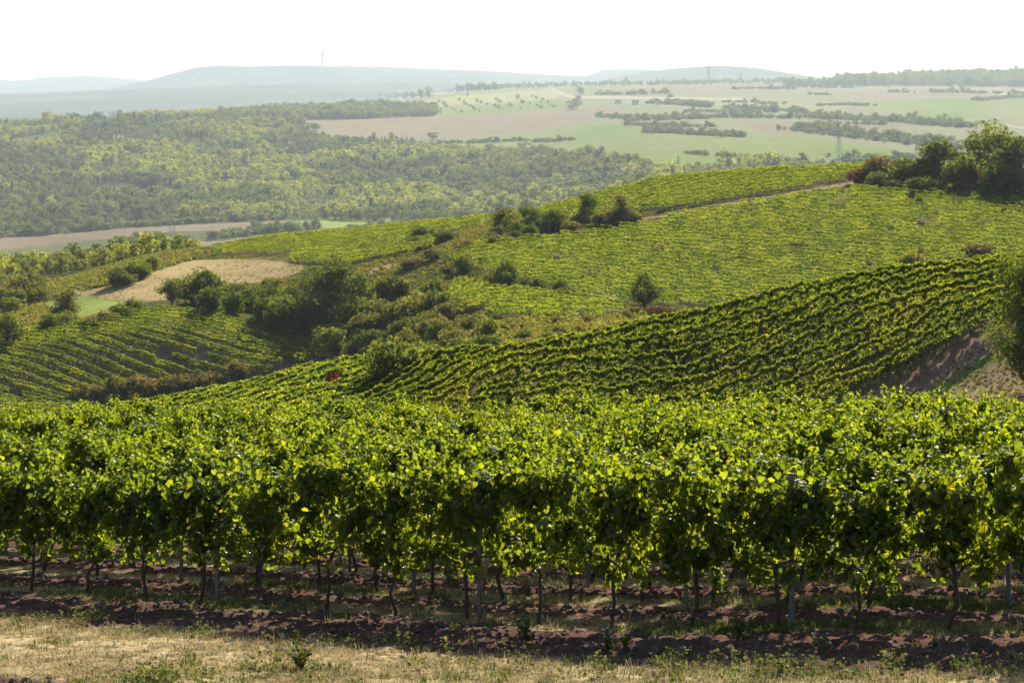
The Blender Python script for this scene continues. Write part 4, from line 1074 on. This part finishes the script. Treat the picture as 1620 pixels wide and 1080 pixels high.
HR = [
 ([(580,222),(605,229),(650,238),(720,243),(765,243)], 6, 'hedge curving below the broad pinkish field', 2300, 8, 1.6, .1),
 ([(650,228),(760,226),(820,223),(905,222)], 6, 'straight hedge under the broad pinkish field', 2300, 6, 1.5, .1),
 ([(990,192),(1060,190),(1160,186),(1262,188)], 8, 'long hedge right of the broad pinkish field', 2600, 14, 1.6, .2),
 ([(945,184),(1000,188),(1100,187)], 7, 'hedge at the right tip of the broad pinkish field', 2600, 12, 1.4, .1),
 ([(990,198),(1080,201),(1135,201)], 6, 'short hedge in the green terraces', 2600, 8, 1.2, .15),
 ([(1020,209),(1100,213),(1182,217)], 7, 'hedge with small trees above the green field', 2500, 10, 1.4, .25),
 ([(1085,243),(1140,247),(1197,251)], 5, 'thin hedge across the green valley field', 2300, 6, 1.2, .05),
 ([(1150,142),(1205,141),(1262,142)], 9, 'hedge on the upper plateau fields', 4000, 16, .9, .1),
 ([(1240,138),(1300,139),(1352,140)], 9, 'hedge below the ridge wood', 4000, 16, .9, .1),
 ([(1140,163),(1205,162)], 7, 'short hedge beside the far houses', 3500, 12, 1.1, .1),
 ([(1195,165),(1245,165)], 7, 'small hedge right of the far houses', 3500, 10, 1.0, .1),
 ([(1280,150),(1316,151)], 7, 'tiny hedge in the plateau stubble', 3500, 10, 1.0, .1),
 ([(1290,168),(1340,167),(1384,168)], 7, 'hedge at the corner of the long plateau meadow', 3200, 12, 1.2, .1),
 ([(1275,184),(1330,189),(1420,192),(1535,202)], 8, 'broad scrub belt below the plateau meadow', 2600, 40, 3.0, .15),
 ([(1270,206),(1350,215),(1420,222),(1505,234)], 8, 'broad scrub belt nearest the upper right hedge', 2500, 40, 3.2, .2),
 ([(1470,146),(1540,148),(1640,149)], 9, 'long thin hedge under the ridge wood', 4000, 14, .8, .1),
 ([(1545,160),(1590,156),(1640,153)], 8, 'hedge at the right end of the plateau', 3500, 14, .9, .1),
 ([(1400,146),(1440,147)], 8, 'short hedge under the left turbine', 4000, 10, .9, .1),
 ([(200,394),(280,384),(350,376),(430,367),(508,362)], 7, 'dark hedge between the two valley ploughed fields', 1700, 14, 2.6, .15),
 ([(-20,377),(150,364),(300,354),(450,347)], 7, 'dark hedge behind the long valley ploughed field', 1900, 10, 2.2, .15),
 ([(560,366),(620,360),(690,356),(740,350)], 6, 'hedge at the end of the pale valley meadow', 1500, 8, 1.8, .1),
 ([(1240,264),(1320,262),(1410,256)], 8, 'tree line on the valley floor behind the vineyard crest', 1900, 30, 1.2, .4),
 ([(1030,164),(1080,166),(1120,170)], 8, 'garden hedge in front of the far houses', 3300, 20, 2.0, .3),
 ([(1150,172),(1200,174),(1270,178)], 8, 'hedge right of the far house gardens', 3200, 16, 1.6, .15),
 ([(1080,178),(1160,178),(1230,178)], 7, 'hedge between plateau and green terraces', 3000, 12, 1.6, .15),
 ([(940,150),(1000,150),(1060,148)], 9, 'hedge beside the white far track', 4000, 16, 1.0, .2),
 ([(1260,200),(1300,196),(1400,198)], 6, 'thin hedge above the small ploughed strip', 2600, 8, 1.2, .1),
]
for pts, hh, lab, dm, wd, dn, tl in HR: hedgerow(pts, hh, lab, dm, wd, dn, tl)

# single far trees
def far_tree(px, py, hp, wp, kind, label, dmin=2000, group=None):
    x, y = hit(px, py, dmin); h = hp*y/F; w = wp*y/F
    nomh = 10 if kind < 9 else (12 if kind < 11 else 4); nomw = 8 if kind < 9 else (4.5 if kind < 11 else 6)
    t = thing('tree', label, 'tree', (x, y, hz(x, y)-.2), px*.7, (w/nomw, w/nomw, h/nomh), group)
    obj('trunk', FAR_TRUNK, t); obj('crown', FAR[kind], t)
for a in [(685,221,13,22,0,'lone round tree in the broad pinkish field'),(678,152,16,14,1,'lone tree on the plateau left of the dark stand'),
          (830,243,20,28,0,'big round tree above the valley scrub'),(865,246,16,24,1,'second round tree above the valley scrub'),
          (793,238,8,10,2,'small bush tree on the green far field'),(917,150,14,16,1,'tree in front of the far track'),(905,174,16,22,0,'dark tree at the end of the pinkish field'),
          (912,172,18,20,1,'dark tree beside the first far house'),(1140,218,12,18,1,'tree on the green field hedge'),(1070,205,10,10,2,'small tree on the green terraces'),
          (1225,266,13,26,0,'round dark tree behind the vineyard skyline'),(1276,264,11,14,1,'smaller round tree behind the vineyard skyline'),(1270,252,11,9,2,'pointed small tree on the valley floor'),
          (1310,250,9,12,0,'small tree below the right pylon'),(1520,145,12,10,1,'lone tree on the upper right plateau'),(1495,187,9,10,0,'lone tree at the lower plateau meadow'),
          (1448,184,8,9,2,'small tree left of the lone meadow tree'),(1320,205,10,12,1,'tree at the left end of the scrub belt'),(1060,156,9,12,0,'garden tree left of the second far house'),
          (1225,178,13,18,2,'round tree in the terraces hedge'),(432,196,18,9,9,'tall dark conifer by the farm sheds'),(470,198,16,20,0,'tree right of the farm sheds'),(495,206,12,26,1,'spreading tree at the corner of the pinkish field'),
          (182,186,12,26,0,'round tree on the left skyline'),(287,172,8,12,1,'small tree on the left skyline'),(327,172,10,14,2,'tree at the left end of the tall belt'),
          (262,398,26,30,3,'pale round tree at the foot of the left pylon',900),(295,396,18,20,4,'pale small tree right of the left pylon',900)]:
    far_tree(*a)
ri = random.Random(9)
for k in range(9): far_tree(725+k*7+ri.uniform(-2, 2), 147-k*.4, ri.uniform(11, 15), ri.uniform(10, 14), ri.choice([0, 1, 2]), 'tall tree in the dark stand on the plateau', 3800, 'dark stand on the plateau')
for k in range(11): far_tree(555+k*12+ri.uniform(-3, 3), 161-k*.6, ri.uniform(10, 16), ri.uniform(12, 16), ri.choice([0, 1, 2]), 'dark tree in the skyline row left of the plateau', 4300, 'skyline row left of the plateau')
for a in range(7):
    for b in range(7):
        px = 700 + a*30 - b*6 + ri.uniform(-6, 6); py = 180 - b*2.6 - a*1.6 + ri.uniform(-.8, .8)
        far_tree(px, py, ri.uniform(4, 7.5), ri.uniform(5, 9), ri.choice([3, 4, 6, 0]), 'small orchard tree on the light green far slope', 3000, 'orchard on the far slope')

# ------------------------------------------------------------------ pylons, tower, turbines, houses
def pylon(px, py, top_py, label, dmin=1500, D=None):
    if D is None: x, y = hit(px, py, dmin)
    else: y = D; x = (px-CX)/F*D
    z0 = hz(x, y); H = (HZ-top_py)/F*y - z0; b = H*.075; th = max(.14, y*.0001)
    t = thing('power_pylon', label, 'pylon', (x, y, z0), .5)
    for sx in (-1, 1):
        for sy in (-1, 1):
            obj('leg', MB().tube([(sx*b, sy*b, -.5), (sx*b*.3, sy*b*.3, H*.6), (0, 0, H)], [th, th*.8, th*.5], 4).mesh('leg', M['steel_far']), t)
    br = MB()
    for k in range(9):
        f0, f1 = k/9, (k+1)/9
        w0 = b*(1-.7*min(1, f0/.6)) if f0 < .6 else b*.3*(1-(f0-.6)/.4); w1 = b*(1-.7*min(1, f1/.6)) if f1 < .6 else b*.3*(1-(f1-.6)/.4)
        for sy in (-1, 1):
            br.tube([(-w0, sy*w0, f0*H), (w1, sy*w1, f1*H)], th*.6, 4); br.tube([(w0, sy*w0, f0*H), (-w1, sy*w1, f1*H)], th*.6, 4)
    obj('bracing', br.mesh('bracing', M['steel_far']), t)
    for f, L_ in ((.62, .16), (.76, .21), (.90, .13)):
        obj('cross_arm', MB().tube([(-L_*H, 0, f*H), (-.05*H, 0, (f+.03)*H), (.05*H, 0, (f+.03)*H), (L_*H, 0, f*H)], th*.8, 4).tube([(-L_*H, 0, f*H), (L_*H, 0, f*H)], th*.7, 4).mesh('cross_arm', M['steel_far']), t)
    return t, (x, y, z0, H)
_, A_ = pylon(272, 388, 302, 'tall lattice pylon on the left valley floor', 1500)
_, B_ = pylon(1327, 262, 190, 'lattice pylon right of centre behind the vineyard skyline', 1900)
_, C_ = pylon(1073, 276, 246, 'small lattice pylon behind the vineyard skyline', 2100)
pylon(740, 152, 133, 'tiny lattice mast by the dark stand on the plateau', 4000)
pylon(1121, 133, 100, 'lattice mast on the plateau right of centre', D=8300)
pylon(1172, 133, 113, 'small lattice mast right of the plateau mast', D=8300)
for k, (sx, f) in enumerate(((-1, .62), (1, .62), (-1, .76), (1, .76), (0, 1.0))):
    L_ = {.62: .16, .76: .21, 1.0: 0}[f]
    p0 = Vector((A_[0]+sx*L_*A_[3]*.88, A_[1]+sx*L_*A_[3]*.48, A_[2]+f*A_[3])); p1 = Vector((C_[0]+sx*L_*C_[3], C_[1], C_[2]+f*C_[3]))
    p2 = Vector((A_[0]-320, A_[1]-60, A_[2]+f*A_[3]+sx*4))
    pts = [p2.lerp(p0, i/10) - Vector((0, 0, 40*(i/10)*(1-i/10))) for i in range(11)] + [p0.lerp(p1, i/24) - Vector((0, 0, 50*(i/24)*(1-i/24))) for i in range(1, 25)]
    thing('power_cable', '%s overhead cable strung from the left valley pylon' % ['lower left', 'lower right', 'upper left', 'upper right', 'topmost'][k], 'cable', data=MB().tube(pts, .07, 4).mesh('power_cable', M['steel_far']), group='cables of the left pylon')

def ztop(px, D): return (px-CX)/F*D
D0 = 16000; k0 = D0/F
t = thing('television_tower', 'slender television tower with round pod on the far ridge', 'tower', (ztop(510, D0), D0, -(108-HZ)*k0))
obj('shaft', MB().lathe([(7.5, -20), (6.4, 40), (5.2, 95)], 16).mesh('shaft', M['concrete'], True), t)
obj('pod', MB().lathe([(5.2, 93), (8, 97), (16, 103), (17, 110), (14, 112), (14, 116), (8, 118), (4, 119)], 20).mesh('pod', M['concrete']), t)
obj('antenna', MB().lathe([(3.8, 118.8), (3.2, 130), (2.0, 132), (1.6, 144), (0, 144)], 10).mesh('antenna', M['steel_far']), t)
t = thing('lookout_tower', 'tiny lookout tower on the left shoulder of the far ridge', 'tower', (ztop(346, D0), D0, -(106-HZ)*k0))
obj('shaft', MB().lathe([(6, -20), (5, 26), (5, 30)], 8).mesh('shaft', M['concrete']), t)
obj('roof', MB().lathe([(6.5, 29.8), (6.5, 32), (0, 40)], 8).mesh('roof', M['slate']), t)
t = thing('radio_mast', 'thin radio mast between the two towers on the far ridge', 'mast', (ztop(436, D0), D0, -(106-HZ)*k0))
obj('pole', MB().tube([(0, 0, -20), (0, 0, 30), (0, 0, 58)], [2.2, 1.6, .8], 6).mesh('pole', M['steel_far']), t)
obj('stay', MB().tube([(0, 0, 50), (22, 0, -8)], .35, 4).tube([(0, 0, 50), (-22, 0, -8)], .35, 4).mesh('stay', M['steel_far']), t)

def turbine(px, hub_py, a0, label):
    D = 7900.0; k = D/F; x = ztop(px, D); zb = hz(x, D); zh = -(hub_py-HZ)*k
    t = thing('wind_turbine', label, 'wind turbine', (x, D, zb), 0, None, 'wind turbines')
    h = zh-zb
    obj('mast', MB().lathe([(1.9, -3), (1.5, h*.6), (1.1, h-1.6)], 14).mesh('mast', M['white'], True), t)
    obj('nacelle', MB().box((0, 1.5, h), (3.6, 9, 3.6)).mesh('nacelle', M['white']), t)
    hub = obj('hub', MB().lathe([(1.9, -1.5), (1.9, 1), (.2, 3)], 12).mesh('hub', M['white'], True), t, (0, -4.5, h)); hub.rotation_euler = (math.pi/2, 0, 0)
    R = 33.0
    for q in range(3):
        a = math.radians(a0+120*q); c, s_ = math.cos(a), math.sin(a)
        prof = [(1.5, .9), (7, 2.6), (18, 1.7), (R, .35)]
        V, Fc = [], []
        for r, w in prof:
            for yy in (-.3, .3):
                for ww in (-w*.35, w*.65): V.append((c*r - s_*ww, -5.4+yy, h + s_*r + c*ww))
        for i in range(3):
            b = i*4
            for e, g in ((0, 1), (1, 3), (3, 2), (2, 0)): Fc.append((b+e, b+g, b+4+g, b+4+e))
        Fc += [(0, 2, 3, 1), (12, 13, 15, 14)]
        obj('blade', MB().poly(V, Fc).mesh('blade', M['white']), t)
turbine(1501, 76.5, 178, 'left one of the two faint white wind turbines')
turbine(1538, 78, 184, 'right one of the two faint white wind turbines')

def house(px, py, w, d, h, rot, roof, label, dmin=3000):
    x, y = hit(px, py, dmin); t = thing('house', label, 'house', (x, y, hz(x, y)-.3), rot)
    rh = d*.42
    obj('wall', MB().poly([(-w/2,-d/2,0),(w/2,-d/2,0),(w/2,d/2,0),(-w/2,d/2,0),(-w/2,-d/2,h),(w/2,-d/2,h),(w/2,d/2,h),(-w/2,d/2,h),(-w/2,0,h+rh),(w/2,0,h+rh)],
        [(0,1,5,4),(2,3,7,6),(1,2,6,9,5),(3,0,4,8,7),(4,5,9,8),(6,7,8,9)]).mesh('wall', M['plaster']), t)
    e = .5; rr = obj('roof', MB().poly([(-w/2-e,-d/2-e,h-.35),(w/2+e,-d/2-e,h-.35),(w/2+e,0,h+rh+.15),(-w/2-e,0,h+rh+.15),(w/2+e,d/2+e,h-.35),(-w/2-e,d/2+e,h-.35),
        (-w/2-e,-d/2-e,h-.05),(w/2+e,-d/2-e,h-.05),(w/2+e,0,h+rh+.45),(-w/2-e,0,h+rh+.45),(w/2+e,d/2+e,h-.05),(-w/2-e,d/2+e,h-.05)],
        [(0,3,2,1),(3,5,4,2),(6,7,8,9),(9,8,10,11),(0,1,7,6),(4,5,11,10),(1,2,8,7),(2,4,10,8),(0,6,9,3),(3,9,11,5)]).mesh('roof', roof), t)
    obj('chimney', MB().box((w*.25, .6, h+rh+.4), (.9, .9, 2.2)).mesh('chimney', M['tile']), rr)
    obj('door', MB().box((0, -d/2-.03, 1.1), (1.2, .12, 2.2)).mesh('door', M['bark']), t)
    for fx in (-.36, -.18, .2, .38): obj('window', MB().box((w*fx, -d/2-.03, h*.55), (1.3, .1, 1.5)).mesh('window', M['glass']), t)
house(915, 158, 13, 10, 7, .3, M['tile'], 'white house left of the far farmstead group')
house(978, 165, 15, 10, 6, -.2, M['slate'], 'grey roofed house in the far farmstead group')
house(1005, 166, 16, 11, 6.5, .15, M['tile'], 'pale house at the right of the far farmstead group')
house(1040, 166, 12, 9, 5, .5, M['slate'], 'small house at the right edge of the farmstead gardens')
house(198, 214, 16, 9, 4.5, .1, M['slate'], 'low pale shed in the wooded valley side', 2300)
house(256, 204, 14, 9, 5, -.3, M['slate'], 'white cottage among the trees of the wooded side', 2300)
house(404, 203, 34, 12, 4.5, .05, M['slate'], 'long grey farm shed below the tall tree belt', 2300)
house(710, 146, 46, 18, 6, .1, M['slate'], 'long pale hall on the plateau skyline', 5000)
rh_ = random.Random(4)
for k in range(14):
    D = rh_.uniform(10300, 11200); px = rh_.uniform(410, 640); x = (px-CX)/F*D
    t = thing('house', 'tiny pale house of the hazy village below the ridge', 'house', (x, D, hz(x, D)+rh_.uniform(0, 16)), rh_.uniform(0, 3), None, 'hazy village')
    w, d, h = rh_.uniform(12, 22), 11, rh_.uniform(7, 11)
    obj('wall', MB().box((0, 0, h/2-9), (w, d, h+18)).mesh('wall', M['plaster']), t)
    obj('roof', MB().poly([(-w/2-.5,-6.2,h),(w/2+.5,-6.2,h),(w/2+.5,6.2,h),(-w/2-.5,6.2,h),(-w/2-.5,0,h+5),(w/2+.5,0,h+5)],[(0,1,5,4),(2,3,4,5),(1,2,5),(3,0,4),(0,3,2,1)]).mesh('roof', M['tile']), t)

# ------------------------------------------------------------------ near ground cover
def tuft(seed, n, hmin, hmax, spread, lean, mat, width=.005):
    rng = np.random.default_rng(seed); V, Fc, R = [], [], []
    for i in range(n):
        a = rng.random()*6.283; r = spread*rng.random()**.5; b = np.array([r*math.cos(a), r*math.sin(a), -.01])
        h = rng.uniform(hmin, hmax); a2 = rng.random()*6.283; l = abs(rng.normal(0, lean))*h
        d = np.array([math.cos(a2), math.sin(a2), 0]); s_ = np.array([-d[1], d[0], 0])*width*rng.uniform(.7, 1.4)
        m = b + d*l*.35 + np.array([0, 0, h*.6]); tp = b + d*l + np.array([0, 0, h*(1-.25*lean)])
        k = len(V); V += [b-s_, b+s_, m+s_*.8, m-s_*.8, tp]; Fc += [(k, k+1, k+2), (k, k+2, k+3), (k+3, k+2, k+4)]; R += [rng.random()]*5
    return np_mesh('tuft', np.array(V), np.array(Fc), mat, np.array(R))
GD, nD = proto_set('dry_tuft', [tuft(700+k, 30, .015, .05, .12, 1.4, M['drygrass']) for k in range(4)] + [tuft(705+k, 3, .08, .18, .05, .6, M['drygrass'], .0025) for k in range(1)])
GG, nG = proto_set('green_tuft', [tuft(710+k, 26, .03, .09, .10, .9, M['greengrass'], .005) for k in range(5)])
def herb(seed, n):
    rng = np.random.default_rng(seed); P = np.stack([rng.normal(0, .09, n), rng.normal(0, .09, n), rng.random(n)*.16], 1)
    return scatter_leaves('herb', P, unit(n, rng)+np.array([0, 0, .9]), rng.uniform(.025, .055, n), M['greengrass'], 'card', rng)
GH, nH = proto_set('low_herb', [herb(720+k, 44) for k in range(4)])
def clod(seed):
    bm = bmesh.new(); bmesh.ops.create_icosphere(bm, subdivisions=1, radius=.045); r = random.Random(seed)
    for v in bm.verts: v.co *= r.uniform(.6, 1.25); v.co.z *= .7
    me = bpy.data.meshes.new('clod'); bm.to_mesh(me); bm.free(); me.materials.append(M['soil']); return me
GC, nC = proto_set('soil_clod', [clod(k) for k in range(5)])
rg = np.random.default_rng(55)
def near_points(n, y0, y1):
    Y = np.sqrt(rg.uniform(y0*y0, y1*y1, n)); U = rg.uniform(-.275, .275, n); return U*Y, Y
def cover(name, label, G, nn, n, y0, y1, pick, smin, smax, sink=0.0, tl=.12):
    X, Y = near_points(n, y0, y1); soil, gm, p, w1, w2, w3 = near_masks(X, Y)
    k = rg.random(n) < pick(X, Y, soil, gm, p, w1, w3); X, Y = X[k], Y[k]; m = len(X)
    o = scatter_obj(name, G, np.stack([X, Y, height(X, Y)-sink], 1), rg.integers(0, nn, m), rg.uniform(0, 6.28, m), rg.uniform(smin, smax, m), rg.normal(0, tl, (m, 2)))
    mark(o, 'stuff', label, 'grass' if 'grass' in name else name.split('_')[-1]); return o
cover('dry_grass', 'dry straw coloured grass on the verge before the vines', GD, nD, 26000, 17.5, 30, lambda X, Y, s_, g, p, w1, w3: (1-s_)*(1-g)*np.where(p > -.6, .75, .9)+.02, .6, 1.25)
cover('green_grass', 'green grass under the vines and on the verge', GG, nG, 22000, 17.5, 31, lambda X, Y, s_, g, p, w1, w3: (1-s_)*(.06+.94*g)+.02, .6, 1.3)
cover('dry_grass', 'dry grass strips under the vine rows behind', GD, nD, 9000, 29, 44, lambda X, Y, s_, g, p, w1, w3: (1-s_)*.7, .8, 1.4)
cover('soil_clods', 'loose brown clods on the tilled soil strips', GC, nC, 16000, 17.5, 36, lambda X, Y, s_, g, p, w1, w3: s_*.5, .35, 1.5, .0, .8)
cover('low_weeds', 'low leafy weeds on the verge at bottom left', GH, nH, 9000, 18.5, 27, lambda X, Y, s_, g, p, w1, w3: (p < -2.4)*(1-s_*.7)*np.clip((w3-.50)*3, 0, 1)*np.where(X < -2.5, .5, .08)+(p > -2.9)*(p < -2.2)*.05, .6, 1.3)

def weed(name, px, py, hp, label, seed, flower, nst=9, spread=.5, leafy=1.0):
    x, y = hit(px, py, 15, 40); h = hp*y/F; rng = np.random.default_rng(seed); t = thing(name, label, 'weed', (x, y, hz(x, y)))
    st = MB(); P, Nn = [], []; tips = []
    for i in range(nst):
        a = rng.random()*6.283; l = spread*h*rng.random()**.7; hh = h*rng.uniform(.6, 1.0)
        tip = (l*math.cos(a), l*math.sin(a), hh); mid = (tip[0]*.35, tip[1]*.35, hh*.55)
        st.tube([(rng.normal(0, .01), rng.normal(0, .01), -.03), mid, tip], [.005, .0035, .002], 4); tips.append(tip)
        for q in range(int(9*leafy)):
            f = rng.uniform(.05, .9); b = Vector((0, 0, 0)).lerp(Vector(mid), f*2) if f < .5 else Vector(mid).lerp(Vector(tip), f*2-1)
            P.append(tuple(b + Vector(rng.normal(0, .018, 3)))); Nn.append(rng.normal(0, 1, 3) + np.array([0, 0, .8]))
    obj('stem', st.mesh('stem', M['greengrass']), t)
    obj('foliage', scatter_leaves('foliage', np.array(P), np.array(Nn), rng.uniform(.03, .06, len(P)), M['greengrass'], 'card', rng), t)
    if flower:
        for tip in tips[:12]:
            bm = bmesh.new(); bmesh.ops.create_icosphere(bm, subdivisions=1, radius=.012)
            for v in bm.verts: v.co.z *= .6
            me = bpy.data.meshes.new('flower'); bm.to_mesh(me); bm.free(); me.materials.append(M[flower]); obj('flower', me, t, tip)
weed('thistle', 476, 1058, 56, 'bushy thistle with purple heads on the verge', 1, 'flower_p', 14, .65, 1.6)
weed('flowering_weed', 962, 1034, 42, 'white flowering weed before the vines right of centre', 2, 'flower_w', 12, .5)
weed('flowering_weed', 990, 1030, 34, 'smaller white flowering weed beside the taller one', 3, 'flower_w', 9, .5)
weed('flowering_weed', 1083, 1048, 26, 'yellow flowering weed in front of the vines', 4, 'flower_y', 9, .6)
weed('leafy_weed', 832, 1008, 44, 'leafy green weed at the edge of the tilled strip', 5, None, 9, .6, 1.5)
weed('leafy_weed', 1236, 1066, 34, 'slender upright weed on the shaded verge', 6, None, 3, .15, 1.6)
weed('flowering_weed', 1298, 1040, 40, 'white flowering weed on the right of the verge', 7, 'flower_w', 7, .45)
weed('leafy_weed', 1512, 1062, 30, 'small leafy weed at the right of the shaded verge', 8, None, 4, .3)
weed('flowering_weed', 956, 1062, 30, 'single yellow flower stalk on the dry verge', 9, 'flower_y', 2, .2)
weed('leafy_weed', 1168, 1010, 40, 'leafy weed on the tilled strip right of centre', 10, None, 8, .5, 1.3)

# ------------------------------------------------------------------ rough grass and low scrub on the open middle distance
def tussock(seed, mat, n=46, r=.55, h=.55, size=.24):
    rng = np.random.default_rng(seed)
    a = rng.random(n)*6.283; q = rng.random(n)**.6; P = np.stack([r*q*np.cos(a), r*q*np.sin(a), h*rng.random(n)*(1-.6*q)], 1)
    return scatter_leaves('tussock', P, unit(n, rng)*.8 + np.array([0, -.2, .6]), size*(.6+.8*rng.random(n)), mat, 'clus', rng)
GT, nT = proto_set('open_land_tussock', [tussock(800+k, M['olive']) for k in range(2)] + [tussock(803+k, M['tan']) for k in range(2)] + [tussock(806, M['drygrass']), tussock(807, M['light'])])
VPOLY = [([(-60,545),(60,520),(190,497),(300,490),(380,510),(560,552),(470,585),(330,620),(120,670),(-60,680)], 295, 378)]
def open_cover(name, label, poly, d0, d1, n, kinds, smin, smax, seed):
    rg = np.random.default_rng(seed); Y = rg.uniform(d0, d1, n); xs = [p[0] for p in poly]
    U = (rg.uniform(min(xs), max(xs), n)-CX)/F; X = U*Y; px, py = proj(X, Y, height(X, Y))
    k = in_poly(px, py, poly) & (fbm(X/8, Y/8, 3, seed) > .36); X, Y = X[k], Y[k]; m = len(X)
    o = scatter_obj(name, GT, np.stack([X, Y, height(X, Y)-.03], 1), np.array(kinds)[rg.integers(0, len(kinds), m)], rg.uniform(0, 6.28, m), rg.uniform(smin, smax, m))
    mark(o, 'stuff', label, 'grass')
open_cover('rough_grass', 'rough olive grass and weeds filling the scrub hollow', [(480,600),(430,520),(470,470),(560,440),(640,455),(720,482),(940,508),(1060,486),(1060,520),(900,560),(700,600),(560,620)], 215, 400, 26000, (0, 0, 1, 2, 5), .7, 1.7, 61)
open_cover('rough_grass', 'rough grass on the bank under the crest hedge', [(560,440),(560,415),(690,375),(760,352),(1000,338),(1010,356),(900,378),(760,396),(640,432)], 330, 520, 9000, (0, 1, 2, 3, 5), .6, 1.3, 62)
open_cover('dry_grass', 'tall dry grass on the tan field', [(110,462),(200,447),(262,427),(300,414),(360,411),(420,413),(485,421),(470,434),(380,452),(330,462),(270,476),(210,480)], 375, 560, 3500, (4,), .25, .5, 63)
open_cover('rough_grass', 'rough grass and low bushes on the left rise', [(-40,560),(-40,455),(120,440),(280,400),(345,400),(300,412),(200,447),(110,462),(60,480),(130,520),(20,550)], 345, 640, 14000, (0, 0, 1, 2, 5), .8, 2.0, 64)
open_cover('rough_grass', 'weedy grass behind the crest of the right vineyard', [(575,640),(575,590),(700,565),(810,575),(1080,520),(1350,460),(1640,425),(1640,445),(1350,490),(1080,560),(810,610)], 150, 215, 14000, (0, 2, 5, 5), .5, 1.1, 65)
open_cover('grass_tufts', 'grass tufts on the verge and bare field at right', [(1300,660),(1560,545),(1680,500),(1680,660)], 118, 150, 5000, (3, 4, 2), .10, .25, 66)
open_cover('rough_grass', 'rough grass at the foot of the steep left vineyard', [(-40,700),(-40,660),(130,655),(340,612),(480,578),(560,600),(200,670)], 195, 330, 9000, (0, 2, 3, 5), .7, 1.5, 67)

def general_cover():
    rg = np.random.default_rng(91); n = 90000; Y = rg.uniform(205, 565, n); X = (rg.uniform(-40, 1660, n)-CX)/F*Y; px, py = proj(X, Y, height(X, Y))
    k = np.ones(n, bool)
    for poly, d0, d1 in VINE_POLYS + [([(105,466),(200,445),(262,425),(300,410),(420,410),(490,420),(470,436),(380,454),(270,480),(70,510),(70,476)], 375, 560), ([(900,360),(1010,350),(1200,318),(1350,293),(1352,286),(1200,311),(1010,344)], 400, 480)]:
        k &= ~(in_poly(px, py, poly) & (Y > d0) & (Y < d1))
    k &= fbm(X/6, Y/6, 3, 92) > .38
    X, Y = X[k], Y[k]; m = len(X)
    o = scatter_obj('rough_grass', GT, np.stack([X, Y, height(X, Y)-.03], 1), np.array((0, 0, 1, 2, 5, 5))[rg.integers(0, 6, m)], rg.uniform(0, 6.28, m), rg.uniform(.35, 1.0, m))
    mark(o, 'stuff', 'rough grass between the vineyards and hedges of the middle distance', 'grass')
general_cover()

# members of one small group are told apart by their place in it
for g_ in ('dark stand on the plateau', 'skyline row left of the plateau', 'hazy village', 'orchard on the far slope'):
    mem = sorted([o for o in COL.objects if o.get('group') == g_ and o.parent is None], key=lambda o: o.location.x/o.location.y)
    for k, o in enumerate(mem): o['label'] = '%s, %s from the left' % (o['label'], ORD[k])
